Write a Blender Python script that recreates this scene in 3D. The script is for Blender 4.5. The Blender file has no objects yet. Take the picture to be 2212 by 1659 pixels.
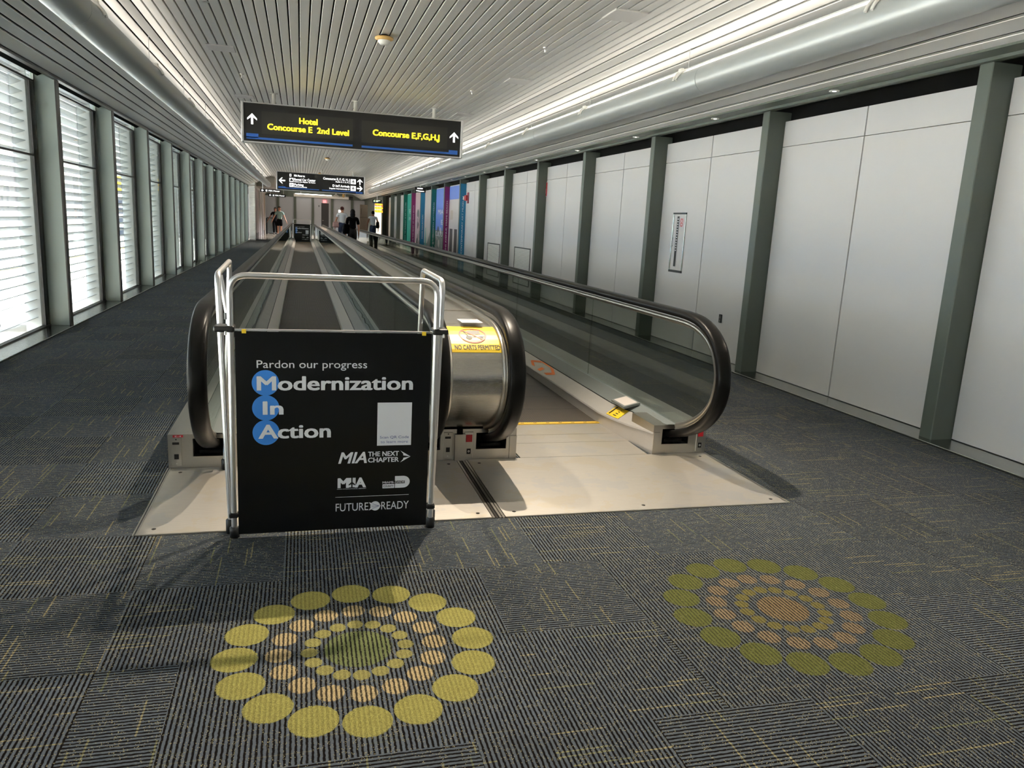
import bpy, bmesh, math, random
from mathutils import Vector, Matrix
random.seed(7)
SC = bpy.context.scene
COL = SC.collection
PI = math.pi
# The corridor was laid out from image pixels in units of u; K turns them into metres. X runs across the corridor,
# Y runs away from the camera along it, Z is up; the origin is the floor point under the camera.
K = 0.9  # uniform scale of the whole scene, camera included, about that floor point
EYE = 1.45                      # eye height in u

# ------------------------------------------------------------------ camera
cam_d = bpy.data.cameras.new('camera'); cam = bpy.data.objects.new('camera', cam_d); COL.objects.link(cam)
YAW, PITCH, ROLL, FPX = 0.274182, 0.203263, 0.0537, 1654.2
cy, sy, cp, sp, cr, sr = math.cos(YAW), math.sin(YAW), math.cos(PITCH), math.sin(PITCH), math.cos(ROLL), math.sin(ROLL)
Mc = (Matrix(((cr, -sr, 0), (sr, cr, 0), (0, 0, 1))) @ Matrix(((1, 0, 0), (0, cp, -sp), (0, sp, cp)))
      @ Matrix(((1, 0, 0), (0, 0, -1), (0, 1, 0))) @ Matrix(((cy, -sy, 0), (sy, cy, 0), (0, 0, 1))))
right, down, fwd = Mc[0], Mc[1], Mc[2]
cm = Matrix(((right[0], -down[0], -fwd[0], 0), (right[1], -down[1], -fwd[1], 0), (right[2], -down[2], -fwd[2], EYE * K), (0, 0, 0, 1)))
cam.matrix_world = cm
cam_d.sensor_width = 36.0; cam_d.lens = 36.0 * FPX / 2212.0; cam_d.clip_start = 0.05; cam_d.clip_end = 2000
SC.camera = cam

# ------------------------------------------------------------------ world, sun, exposure
SC.view_settings.view_transform = 'Standard'; SC.view_settings.look = 'None'
SC.view_settings.gamma = 1.0; SC.view_settings.use_curve_mapping = False
SC.view_settings.exposure = 1.32
SC.cycles.sample_clamp_indirect = 3.0; SC.cycles.transparent_max_bounces = 24
W = bpy.data.worlds.new('sky'); SC.world = W; W.use_nodes = True
wn = W.node_tree; wn.nodes.clear()
wo = wn.nodes.new('ShaderNodeOutputWorld'); wb = wn.nodes.new('ShaderNodeBackground'); ws = wn.nodes.new('ShaderNodeTexSky')
ws.sky_type = 'NISHITA'; ws.sun_disc = False; ws.sun_elevation = math.radians(52); ws.sun_rotation = math.radians(120)
ws.air_density = 1.0; ws.dust_density = 5.0; ws.ozone_density = 1.0
wb.inputs['Strength'].default_value = 3.6
wm = wn.nodes.new('ShaderNodeMix'); wm.data_type = 'RGBA'; wm.inputs[0].default_value = 0.72; wm.inputs[7].default_value = (1.0, 0.93, 0.84, 1)   # bright thin cloud over the sky
wn.links.new(ws.outputs[0], wm.inputs[6]); wn.links.new(wm.outputs[2], wb.inputs[0]); wn.links.new(wb.outputs[0], wo.inputs[0])
sun_d = bpy.data.lights.new('sun', 'SUN'); sun_d.energy = 14.0; sun_d.angle = math.radians(0.53); sun_d.color = (1.0, 0.94, 0.84)
sun = bpy.data.objects.new('sun', sun_d); COL.objects.link(sun)
sun.rotation_euler = Vector((-0.55, 0.25, -0.85)).to_track_quat('-Z', 'Y').to_euler()
for _i, _y in enumerate((-2.0, 14.0, 32.0)):     # sampling portals in the window openings (they guide daylight, they give none)
    _p = bpy.data.lights.new('window_portal', 'AREA'); _p.shape = 'RECTANGLE'; _p.size = (13.0, 17.0, 21.0)[_i] * K; _p.size_y = 2.8 * K; _p.cycles.is_portal = True
    _o = bpy.data.objects.new('window_portal', _p); COL.objects.link(_o); _o.location = (-3.16 * K, _y * K, 1.45 * K)
    _o.rotation_euler = Matrix(((0, 0, -1), (1, 0, 0), (0, -1, 0))).to_euler()
TUBE_E = 1.7                    # glow of uplight strips added on both tubes to brighten the ceiling
SPOT_W = 175.0                  # recessed ceiling spot over the walkway entrance

# ------------------------------------------------------------------ materials
def nt_new(name):
    m = bpy.data.materials.new(name); m.use_nodes = True
    t = m.node_tree; t.nodes.clear()
    return m, t
class G:
    """small helper to write node maths"""
    def __init__(s, t): s.t = t
    def lk(s, a, inp):
        if isinstance(a, (int, float)): inp.default_value = a
        elif isinstance(a, (tuple, list)): inp.default_value = (*a, 1)[:4] if len(inp.default_value) == 4 else a[:3]
        else: s.t.links.new(a, inp)
    def m(s, op, a, b=0.0, c=0.0):
        n = s.t.nodes.new('ShaderNodeMath'); n.operation = op
        s.lk(a, n.inputs[0]); s.lk(b, n.inputs[1]); s.lk(c, n.inputs[2]); return n.outputs[0]
    def add(s, a, b): return s.m('ADD', a, b)
    def sub(s, a, b): return s.m('SUBTRACT', a, b)
    def mul(s, a, b): return s.m('MULTIPLY', a, b)
    def lt(s, a, b): return s.m('LESS_THAN', a, b)
    def gt(s, a, b): return s.m('GREATER_THAN', a, b)
    def floor(s, a): return s.m('FLOOR', a)
    def mod(s, a, b): return s.m('FLOORED_MODULO', a, b)
    def mx(s, a, b): return s.m('MAXIMUM', a, b)
    def mn(s, a, b): return s.m('MINIMUM', a, b)
    def mix(s, f, a, b):
        n = s.t.nodes.new('ShaderNodeMix'); n.data_type = 'RGBA'
        s.lk(f, n.inputs[0]); s.lk(a, n.inputs[6]); s.lk(b, n.inputs[7]); return n.outputs[2]
    def pick(s, f, a, b):   # scalar mix
        return s.add(a, s.mul(f, s.sub(b, a)))
    def comb(s, x, y, z=0.0):
        n = s.t.nodes.new('ShaderNodeCombineXYZ'); s.lk(x, n.inputs[0]); s.lk(y, n.inputs[1]); s.lk(z, n.inputs[2]); return n.outputs[0]
    def white(s, v):
        n = s.t.nodes.new('ShaderNodeTexWhiteNoise'); n.noise_dimensions = '3D'; s.t.links.new(v, n.inputs['Vector']); return n.outputs['Value']
    def noise(s, scale, vec=None, detail=3.0, rough=0.55):
        n = s.t.nodes.new('ShaderNodeTexNoise'); n.inputs['Scale'].default_value = scale; n.inputs['Detail'].default_value = detail
        n.inputs['Roughness'].default_value = rough
        if vec is not None: s.t.links.new(vec, n.inputs['Vector'])
        return n.outputs['Fac']
    def obj(s): return s.t.nodes.new('ShaderNodeTexCoord').outputs['Object']
    def sep(s, v):
        n = s.t.nodes.new('ShaderNodeSeparateXYZ'); s.t.links.new(v, n.inputs[0]); return n.outputs
    def scale(s, v, sc):
        n = s.t.nodes.new('ShaderNodeMapping'); s.t.links.new(v, n.inputs[0]); n.inputs['Scale'].default_value = sc; return n.outputs[0]
    def bsdf(s, col, rough=0.5, metal=0.0, emit=None, es=0.0, spec=0.5, bump=None, bstr=0.2, bdist=0.002):
        p = s.t.nodes.new('ShaderNodeBsdfPrincipled'); o = s.t.nodes.new('ShaderNodeOutputMaterial')
        s.lk(col, p.inputs['Base Color']); s.lk(rough, p.inputs['Roughness']); s.lk(metal, p.inputs['Metallic'])
        p.inputs['Specular IOR Level'].default_value = spec
        if emit is not None:
            s.lk(emit, p.inputs['Emission Color']); p.inputs['Emission Strength'].default_value = es
        if bump is not None:
            b = s.t.nodes.new('ShaderNodeBump'); b.inputs['Strength'].default_value = bstr; b.inputs['Distance'].default_value = bdist
            s.t.links.new(bump, b.inputs['Height']); s.t.links.new(b.outputs[0], p.inputs['Normal'])
        s.t.links.new(p.outputs[0], o.inputs[0]); return p

def srgb(r, g, b):
    f = lambda c: (c / 255 / 12.92) if c / 255 <= 0.04045 else ((c / 255 + 0.055) / 1.055) ** 2.4
    return (f(r), f(g), f(b))
def mul3(c, k): return tuple(min(1.0, x * k) for x in c)
def paint(name, c, rough=0.5, metal=0.0, var=0.08, scale=6.0, spec=0.5):
    m, t = nt_new(name); g = G(t)
    n = g.noise(scale, g.obj())
    g.bsdf(g.mix(n, mul3(c, 1 - var), mul3(c, 1 + var)), g.pick(n, max(0.02, rough - 0.05), min(1, rough + 0.05)), metal, spec=spec)
    return m
def brushed(name, c, rough=0.3, stretch=(2, 60, 60), var=0.15, stain=0.0, stain_c=(0.3, 0.25, 0.18), metal=1.0):
    m, t = nt_new(name); g = G(t); o = g.obj()
    n = g.noise(12.0, g.scale(o, stretch), 4.0)
    col = g.mix(n, mul3(c, 1 - var), mul3(c, 1 + var))
    if stain > 0:
        s = g.noise(3.0, g.scale(o, (1.5, 1.0, 1.0)), 6.0, 0.65)
        r = t.nodes.new('ShaderNodeMapRange'); r.inputs[1].default_value = 0.45; r.inputs[2].default_value = 0.75
        r.inputs[3].default_value = 0.0; r.inputs[4].default_value = stain
        t.links.new(s, r.inputs[0]); col = g.mix(r.outputs[0], col, stain_c)
    g.bsdf(col, g.pick(n, rough - 0.08, rough + 0.1), metal)
    return m
def glow(name, c, s):
    m, t = nt_new(name); g = G(t)
    n = g.noise(4.0, g.obj()); g.bsdf(mul3(c, 0.5), 0.5, 0.0, g.mix(n, mul3(c, 0.97), c), s)
    return m
def pane(name, tint, refl=1.0, ior=1.5, rough=0.0):
    m, t = nt_new(name); g = G(t)
    tr = t.nodes.new('ShaderNodeBsdfTransparent'); gl = t.nodes.new('ShaderNodeBsdfGlossy'); mx = t.nodes.new('ShaderNodeMixShader')
    lw = t.nodes.new('ShaderNodeLayerWeight'); lw.inputs['Blend'].default_value = 0.5; o = t.nodes.new('ShaderNodeOutputMaterial')
    fres = g.add(0.04, g.mul(0.96, g.m('POWER', lw.outputs['Facing'], 4.5)))      # same from both sides of the thin sheet
    n = g.noise(1.5, g.obj()); g.lk(g.mix(n, mul3(tint, 0.97), tint), tr.inputs[0]); gl.inputs['Roughness'].default_value = rough
    gl.inputs[0].default_value = (0.9, 0.95, 0.93, 1)
    g.lk(g.mn(1.0, g.mul(fres, refl)), mx.inputs[0])
    t.links.new(tr.outputs[0], mx.inputs[1]); t.links.new(gl.outputs[0], mx.inputs[2]); t.links.new(mx.outputs[0], o.inputs[0])
    return m

def carpet():
    m, t = nt_new('carpet_tiles'); g = G(t)
    o = g.sep(g.scale(g.obj(), (1 / K, 1 / K, 1 / K))); X, Y = o[0], o[1]
    T = 0.5545
    row = g.floor(g.m('DIVIDE', g.sub(Y, 2.99), T))
    inrows = g.mul(g.gt(Y, 1.881), g.lt(Y, 2.99))
    sh = g.mul(g.mul(inrows, g.gt(X, -0.384)), g.lt(X, 2.99))
    Xs = g.sub(X, g.mul(sh, 0.246 - T))
    col = g.floor(g.m('DIVIDE', g.add(Xs, 0.63), T))
    par = g.mod(g.add(row, col), 2.0)                      # 1 -> ribs run along Y
    med1 = g.mul(g.mul(g.gt(X, -0.384), g.lt(X, 0.725)), inrows)
    med2 = g.mul(g.mul(g.gt(X, 1.30), g.lt(X, 2.42)), inrows)
    med = g.mx(med1, med2)
    par = g.mx(par, med)
    s = g.pick(par, Y, X); q = g.pick(par, X, Y)
    wob = g.noise(60.0, g.comb(X, Y), 1.0)
    ph = g.mod(g.m('DIVIDE', g.add(s, g.mul(wob, 0.0055)), 0.0150), 1.0)
    tri = g.m('ABSOLUTE', g.sub(ph, 0.5))                 # 0 at centre of a rib, .5 in the groove
    rr = t.nodes.new('ShaderNodeMapRange'); rr.inputs[1].default_value = 0.23; rr.inputs[2].default_value = 0.33; rr.inputs[3].default_value = 1.0; rr.inputs[4].default_value = 0.0
    t.links.new(tri, rr.inputs[0]); rib = rr.outputs[0]
    tid = g.comb(row, col, 3.0); tr_ = g.white(tid)
    # short thread dashes across the ribs
    cell = 0.020
    c1 = g.floor(g.m('DIVIDE', q, cell)); seg = g.floor(g.m('DIVIDE', g.add(s, g.mul(g.white(g.comb(c1, row, col)), 0.6)), 0.17))
    r1 = g.white(g.comb(c1, g.add(seg, g.mul(row, 17.0)), col))
    wq = g.m('ABSOLUTE', g.sub(g.mod(g.m('DIVIDE', q, cell), 1.0), 0.5))
    dash = g.mul(g.mul(g.gt(r1, 0.87), g.lt(wq, 0.145)), g.mul(g.pick(rib, 0.25, 1.0), g.sub(1.0, g.mul(med, 0.75))))
    grain = g.white(g.comb(g.floor(g.mul(X, 430.0)), g.floor(g.mul(Y, 430.0)), 0.0))
    dash = g.mul(dash, g.gt(grain, 0.22))
    fleck = g.mul(g.gt(grain, 0.945), g.gt(g.noise(26.0, g.comb(X, Y), 1.0), 0.47))
    base = g.mix(g.noise(5.0, g.comb(X, Y)), srgb(99, 108, 120), srgb(112, 119, 126))
    base = g.mix(g.mul(grain, 0.35), base, srgb(56, 63, 70))
    base = g.mix(g.mul(tr_, 0.35), base, srgb(66, 72, 76))
    colr = g.mix(rib, srgb(22, 18, 17), base)
    gold = g.mix(g.white(g.comb(c1, seg, 9.0)), srgb(186, 170, 122), srgb(132, 138, 92))
    colr = g.mix(g.mul(dash, 0.85), colr, gold)
    colr = g.mix(g.mul(fleck, 0.8), colr, srgb(178, 168, 128))
    # the two flower medallions: 16 discs on three rings round a centre disc
    def medallion(cx, cyy, outer, mid, small, cen, rc, sv=.78):
        nonlocal colr
        dx, dy = g.sub(X, cx), g.sub(Y, cyy)
        rad = g.m('SQRT', g.add(g.mul(dx, dx), g.mul(dy, dy)))
        rad = g.add(rad, g.mul(g.sub(grain, 0.5), 0.007))
        an = g.m('DIVIDE', g.m('ARCTAN2', dy, dx), PI / 8)
        a = g.mul(g.sub(g.mod(g.add(an, 0.5), 1.0), 0.5), PI / 8)
        px_, py_ = g.mul(rad, g.m('COSINE', a)), g.mul(rad, g.m('SINE', a))
        thr = g.pick(grain, 0.72, 1.05)
        def ring(R, r, c, see):
            nonlocal colr
            d2 = g.sub(px_, R); d = g.m('SQRT', g.add(g.mul(d2, d2), g.mul(py_, py_)))
            k = g.mul(g.lt(d, r), g.pick(rib, see, 1.0))
            colr = g.mix(k, colr, g.mix(grain, mul3(c, 0.62), mul3(c, 1.15)))
        ring(0.403, 0.0735, outer, sv); ring(0.2637, 0.0430, mid, 0.12); ring(0.1625, 0.0285, small, sv)
        k = g.mul(g.lt(rad, rc), g.pick(rib, 0.1, 1.0)); colr = g.mix(k, colr, g.mix(grain, mul3(cen, 0.8), mul3(cen, 1.1)))
    medallion(0.186, 2.434, srgb(172, 164, 92), srgb(198, 176, 132), srgb(164, 156, 94), srgb(122, 131, 84), 0.115)
    medallion(1.868, 2.436, srgb(108, 112, 60), srgb(150, 132, 106), srgb(128, 120, 70), srgb(140, 120, 90), 0.101, .5)
    g.bsdf(colr, 0.95, 0.0, spec=0.1, bump=g.add(rib, g.mul(grain, 0.35)), bstr=0.55, bdist=0.004)
    return m

M = dict(
    carpet=carpet(),
    slat=paint('satin_aluminium_slat', (0.86, 0.84, 0.815), 0.43, 0.6, 0.01, 0.6),
    dark=paint('black_void', (0.006, 0.006, 0.006), 0.9, 0, 0.2, spec=0.1),
    white_panel=paint('white_wall_panel', srgb(212, 208, 206), 0.42, 0, 0.02, 2.0),
    col_dark=paint('olive_grey_column_paint', srgb(88, 95, 86), 0.45, 0, 0.06, 3.0),
    col_light=paint('sage_grey_fin_paint', srgb(134, 144, 139), 0.42, 0, 0.05, 3.0),
    bronze=paint('dark_bronze_frame', srgb(44, 40, 36), 0.4, 0.3, 0.1),
    ledge=brushed('polished_ledge', (0.42, 0.43, 0.40), 0.22, (4, 4, 4), 0.05),
    tube=paint('silver_tube_paint', srgb(172, 176, 176), 0.34, 0.35, 0.03, 2.0),
    white=paint('white_plastic', srgb(230, 228, 222), 0.4, 0, 0.03),
    cream=paint('yellowed_plastic', srgb(214, 172, 104), 0.45, 0, 0.06),
    steel=brushed('brushed_steel', (0.58, 0.55, 0.50), 0.30, (60, 2, 60), 0.12, 0.12),
    deck=brushed('satin_deck_steel', (0.56, 0.54, 0.52), 0.36, (30, 1, 30), 0.08, 0.1, metal=.45),
    steel_dir=brushed('newel_steel', (0.60, 0.57, 0.51), 0.24, (1.5, 90, 90), 0.14, 0.10),
    chrome=paint('bare_aluminium_tube', (0.80, 0.79, 0.78), 0.34, 1.0, 0.05, 20.0),
    rubber=paint('black_rubber', (0.006, 0.0055, 0.005), 0.34, 0, 0.25, 30.0, spec=0.16),
    black=paint('black_plastic', (0.012, 0.012, 0.012), 0.45, 0, 0.15),
    banner=paint('black_banner_vinyl', (0.0045, 0.0045, 0.005), 0.32, 0, 0.3, 3.0, spec=0.35),
    ink_white=paint('white_ink', srgb(238, 238, 242), 0.45, 0, 0.02),
    ink_black=paint('black_ink', srgb(22, 20, 20), 0.5, 0, 0.05),
    ink_blue=paint('sky_blue_ink', srgb(58, 136, 226), 0.45, 0, 0.03),
    ink_slate=paint('slate_blue_ink', srgb(92, 104, 158), 0.5, 0, 0.03),
    ink_red=paint('red_ink', srgb(196, 66, 52), 0.45, 0, 0.04),
    ink_grey=paint('grey_ink', srgb(120, 116, 110), 0.5, 0, 0.04),
    orange=paint('orange_spray_paint', srgb(226, 122, 58), 0.5, 0, 0.1),
    yellow=paint('yellow_sticker', srgb(240, 204, 50), 0.35, 0, 0.04),
    comb=paint('yellow_comb', srgb(222, 184, 66), 0.5, 0, 0.08),
    sign_black=paint('sign_black', srgb(24, 23, 22), 0.4, 0, 0.1),
    sign_grey=paint('led_screen_off', srgb(46, 44, 39), 0.55, 0, 0.08),
    sign_blue=paint('sign_blue', srgb(46, 100, 186), 0.45, 0, 0.04),
    led=glow('amber_led', (1.0, 0.76, 0.02), 1.15),
    led_green=glow('green_led', (0.75, 1.0, 0.55), 1.2),
    sign_lit=glow('lit_sign_white', (1.0, 1.0, 0.98), 0.75),
    lamp=glow('lamp_lens', (1.0, 0.95, 0.85), 6.0),
    strip=glow('added_uplight_glow', (1.0, 0.91, 0.80), TUBE_E),
    strip_end=glow('far_strip_lamp', (1.0, 0.97, 0.9), 5.0),
    exit=glow('exit_red', (1.0, 0.16, 0.16), 1.3),
    red=paint('fire_red', srgb(186, 30, 40), 0.4, 0, 0.05),
    maroon=paint('maroon_plate', srgb(128, 24, 58), 0.5, 0, 0.05),
    glass_rail=pane('balustrade_glass', (0.82, 0.85, 0.82), 1.0, 1.5),
    glass_win=pane('window_glass', (0.86, 0.90, 0.88), 1.0, 1.5),
    film=paint('grey_protective_film', srgb(118, 124, 124), 0.35, 0, 0.08),
    inner=paint('dark_inner_panel', srgb(46, 50, 52), 0.3, 0, 0.1),
    floor_tile=paint('polished_beige_tile', srgb(150, 138, 122), 0.12, 0, 0.08, 2.0),
    louver=paint('white_louvre_metal', srgb(170, 172, 174), 0.5, 0, 0.03),
    concrete=paint('apron_concrete', srgb(206, 202, 196), 0.9, 0, 0.08, 0.3),
    facade=paint('terminal_facade', srgb(216, 214, 212), 0.8, 0, 0.04, 0.5),
    facade_blue=paint('blue_glazing', srgb(92, 148, 208), 0.15, 0, 0.06, 0.5),
    yellow_out=paint('yellow_road_paint', srgb(240, 190, 40), 0.7, 0, 0.05),
    navy=paint('navy_board', srgb(38, 48, 66), 0.6, 0, 0.05),
    car_white=paint('white_car_paint', srgb(220, 222, 226), 0.25, 0, 0.02),
    car_glass=paint('dark_car_glass', srgb(70, 90, 104), 0.1, 0, 0.1),
    grey_wall=paint('grey_end_wall', srgb(186, 189, 196), 0.6, 0, 0.03, 1.0),
    door_grey=paint('dark_door', srgb(58, 58, 60), 0.5, 0, 0.05),
    kiosk=paint('tan_board', srgb(150, 132, 114), 0.6, 0, 0.05),
    rose=paint('rose_grey_panel', srgb(150, 132, 132), 0.4, 0, 0.05),
    rose_dk=paint('dark_rose_strip', srgb(84, 72, 74), 0.4, 0, 0.05),
    wrap_blue=paint('blue_wrap', srgb(28, 128, 176), 0.45, 0, 0.03),
    wrap_mag=paint('magenta_wrap', srgb(134, 32, 106), 0.45, 0, 0.03),
    wrap_green=paint('green_wrap', srgb(12, 112, 96), 0.45, 0, 0.03),
    teal=paint('teal_print', srgb(40, 158, 144), 0.5, 0, 0.12, 2.0),
    sky_print=paint('blue_sky_print', srgb(96, 130, 214), 0.5, 0, 0.1, 1.0),
    pale_print=paint('pale_print', srgb(202, 194, 190), 0.5, 0, 0.05, 3.0),
    pink_print=paint('pale_pink_print', srgb(212, 186, 192), 0.5, 0, 0.05, 2.0),
    grey_print=paint('grey_print', srgb(120, 126, 122), 0.5, 0, 0.2, 4.0),
    sand_print=paint('sand_print', srgb(186, 174, 160), 0.5, 0, 0.08, 3.0),
    dark_print=paint('dark_print', srgb(52, 46, 48), 0.5, 0, 0.2, 4.0),
    adlight=glow('lit_poster', (1.0, 0.80, 0.58), 0.95),
    ad_or=glow('lit_poster_orange', (0.95, 0.36, 0.03), 0.8),
    ad_ye=glow('lit_poster_yellow', (1.0, 0.66, 0.05), 0.9),
    ad_pu=glow('lit_poster_purple', (0.22, 0.03, 0.10), 0.6),
    skin=paint('skin', srgb(176, 128, 104), 0.55, 0, 0.06, 9.0),
    skin_dk=paint('tan_skin', srgb(138, 94, 72), 0.55, 0, 0.06, 9.0),
    hair=paint('dark_hair', srgb(16, 13, 12), 0.75, 0, 0.25, 40.0, spec=.2),
    hair_red=paint('red_cap', srgb(74, 24, 24), 0.6, 0, 0.1, 20.0),
    c_black=paint('black_cloth', srgb(11, 11, 13), 0.95, 0, 0.2, 20.0, spec=.1),
    c_dark=paint('charcoal_cloth', srgb(30, 28, 28), 0.85, 0, 0.15, 20.0),
    c_white=paint('white_cloth', srgb(222, 226, 232), 0.85, 0, 0.05, 20.0),
    c_teal=paint('teal_grey_cloth', srgb(124, 150, 144), 0.85, 0, 0.1, 20.0),
    c_jean=paint('denim', srgb(52, 64, 92), 0.85, 0, 0.15, 30.0),
    c_pink=paint('pink_cloth', srgb(208, 168, 162), 0.8, 0, 0.1, 10.0),
    shoe=paint('shoe', srgb(60, 56, 54), 0.7, 0, 0.1),
)
def plate_mat():
    m, t = nt_new('landing_plate_steel'); g = G(t); o = g.obj(); xyz = g.sep(g.scale(o, (1 / K,) * 3))
    n1 = g.noise(10.0, g.scale(o, (0.6, 22, 1)), 5.0, 0.7); n2 = g.noise(3.2, o, 5.0, 0.6)
    rib = g.lt(g.mod(xyz[1], 0.0115), 0.0022)
    c = g.mix(n1, (0.50, 0.47, 0.43), (0.74, 0.70, 0.64))
    c = g.mix(g.mul(g.gt(n2, 0.56), 0.35), c, (0.62, 0.54, 0.40)); c = g.mix(g.mul(g.lt(n2, 0.42), 0.30), c, (0.50, 0.52, 0.56))
    c = g.mix(g.mul(rib, 0.35), c, (0.30, 0.28, 0.25))
    g.bsdf(c, g.pick(n1, 0.38, 0.55), 0.85, bump=g.add(n1, g.mul(rib, -0.6)), bstr=0.12, bdist=0.002)
    return m
M['plate'] = plate_mat()
# ribbed belt of the walkway
def belt_mat():
    m, t = nt_new('ribbed_pallet_belt'); g = G(t); o = g.sep(g.scale(g.obj(), (1 / K,) * 3)); X, Y = o[0], o[1]
    ph = g.m('ABSOLUTE', g.sub(g.mod(g.m('DIVIDE', X, 0.0150), 1.0), 0.5))
    rr = t.nodes.new('ShaderNodeMapRange'); rr.inputs[1].default_value = 0.2; rr.inputs[2].default_value = 0.36; rr.inputs[3].default_value = 1.0; rr.inputs[4].default_value = 0.0
    t.links.new(ph, rr.inputs[0])
    jt = g.lt(g.mod(Y, 0.444), 0.012)
    n = g.noise(9.0, g.scale(g.obj(), (1, 8, 1)), 5.0)
    c = g.mix(rr.outputs[0], srgb(24, 22, 21), g.mix(n, srgb(88, 82, 77), srgb(118, 110, 102)))
    c = g.mix(g.mul(jt, 0.7), c, srgb(22, 20, 20))
    g.bsdf(c, 0.5, 0.15, bump=rr.outputs[0], bstr=0.5, bdist=0.004)
    return m
M['belt'] = belt_mat()

# ------------------------------------------------------------------ mesh helpers
def build_mesh(name, v, f, mi, sm, mats, loc=(0, 0, 0), recalc=True):
    me = bpy.data.meshes.new(name)
    lx, ly, lz = loc
    me.from_pydata([((a - lx) * K, (b - ly) * K, (c - lz) * K) for a, b, c in v], [], f)
    for k in mats: me.materials.append(M[k])
    me.polygons.foreach_set('material_index', mi); me.polygons.foreach_set('use_smooth', sm)
    if recalc:
        bm = bmesh.new(); bm.from_mesh(me); bmesh.ops.recalc_face_normals(bm, faces=bm.faces); bm.to_mesh(me); bm.free()
    me.update()
    return me
class MB:
    def __init__(s): s.v, s.f, s.mi, s.sm, s.mats = [], [], [], [], []
    def mat(s, k):
        if k not in s.mats: s.mats.append(k)
        return s.mats.index(k)
    def add(s, v, f, k, smooth=False):
        b = len(s.v); i = s.mat(k); s.v += [tuple(p) for p in v]
        for q in f: s.f.append(tuple(b + a for a in q)); s.mi.append(i); s.sm.append(smooth)
        return s
    def box(s, x0, x1, y0, y1, z0, z1, k):
        v = [(x, y, z) for x in (x0, x1) for y in (y0, y1) for z in (z0, z1)]
        return s.add(v, [(0, 1, 3, 2), (4, 6, 7, 5), (0, 4, 5, 1), (2, 3, 7, 6), (0, 2, 6, 4), (1, 5, 7, 3)], k)
    def rbox(s, x0, x1, y0, y1, z0, z1, k, r=0.01, seg=2):
        bm = bmesh.new(); bmesh.ops.create_cube(bm, size=1.0)
        for p in bm.verts: p.co = Vector(((x0 + x1) / 2 + p.co.x * (x1 - x0), (y0 + y1) / 2 + p.co.y * (y1 - y0), (z0 + z1) / 2 + p.co.z * (z1 - z0)))
        bmesh.ops.bevel(bm, geom=bm.edges[:], offset=r, segments=seg, profile=0.5, affect='EDGES')
        bm.verts.index_update()
        s.add([p.co[:] for p in bm.verts], [tuple(q.index for q in f.verts) for f in bm.faces], k, False); bm.free(); return s
    def tube(s, path, r, k, n=12, cap=True, closed=False):
        P = [Vector(p) for p in path]; N = len(P); R = r if isinstance(r, (list, tuple)) else [r] * N
        up = None; vs = []
        for i in range(N):
            if closed: d = P[(i + 1) % N] - P[i - 1]
            else: d = P[min(i + 1, N - 1)] - P[max(i - 1, 0)]
            d.normalize()
            if up is None: up = d.orthogonal().normalized()
            else:
                up = up - d * up.dot(d); up = up.normalized() if up.length > 1e-6 else d.orthogonal().normalized()
            b = d.cross(up)
            for j in range(n):
                a = 2 * PI * j / n; vs.append(P[i] + (up * math.cos(a) + b * math.sin(a)) * R[i])
        f = []
        for i in range(N if closed else N - 1):
            for j in range(n):
                a, c = i * n, ((i + 1) % N) * n
                f.append((a + j, a + (j + 1) % n, c + (j + 1) % n, c + j))
        s.add(vs, f, k, True)
        if cap and not closed:
            s.add(vs[:n], [tuple(range(n))[::-1]], k); s.add(vs[-n:], [tuple(range(n))], k)
        return s
    def sweep(s, path, prof, k, x0=0.0, closed=True, smooth=True, cap=True):
        """path: (y,z) points; prof: (x offset, outward offset) points"""
        N, n = len(path), len(prof); vs = []
        for i in range(N):
            a, b = path[max(i - 1, 0)], path[min(i + 1, N - 1)]
            dy, dz = b[0] - a[0], b[1] - a[1]; L = math.hypot(dy, dz) or 1; ny, nz = dz / L, -dy / L
            for (px, pn) in prof: vs.append((x0 + px, path[i][0] + ny * pn, path[i][1] + nz * pn))
        f = []
        for i in range(N - 1):
            for j in range(n if closed else n - 1):
                f.append((i * n + j, i * n + (j + 1) % n, (i + 1) * n + (j + 1) % n, (i + 1) * n + j))
        s.add(vs, f, k, smooth)
        if closed and cap: s.add(vs[:n], [tuple(range(n))], k); s.add(vs[-n:], [tuple(range(n))], k)
        return s
    def prism_x(s, pts, x0, x1, k):
        n = len(pts); v = [(x0, a, b) for a, b in pts] + [(x1, a, b) for a, b in pts]
        return s.add(v, [tuple(range(n)), tuple(range(n, 2 * n))] + [(i, (i + 1) % n, n + (i + 1) % n, n + i) for i in range(n)], k)
    def prism_z(s, pts, z0, z1, k):
        n = len(pts); v = [(a, b, z0) for a, b in pts] + [(a, b, z1) for a, b in pts]
        return s.add(v, [tuple(range(n)), tuple(range(n, 2 * n))] + [(i, (i + 1) % n, n + (i + 1) % n, n + i) for i in range(n)], k)
    def lathe(s, prof, c, k, n=20, axis='z'):
        vs = []
        for (r, h) in prof:
            for j in range(n):
                a = 2 * PI * j / n; p = (r * math.cos(a), r * math.sin(a), h)
                if axis == 'y': p = (p[0], p[2], p[1])
                if axis == 'x': p = (p[2], p[0], p[1])
                vs.append((c[0] + p[0], c[1] + p[1], c[2] + p[2]))
        f = [(i * n + j, i * n + (j + 1) % n, (i + 1) * n + (j + 1) % n, (i + 1) * n + j) for i in range(len(prof) - 1) for j in range(n)]
        s.add(vs, f, k, True); s.add(vs[:n], [tuple(range(n))], k); s.add(vs[-n:], [tuple(range(n))], k); return s
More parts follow.
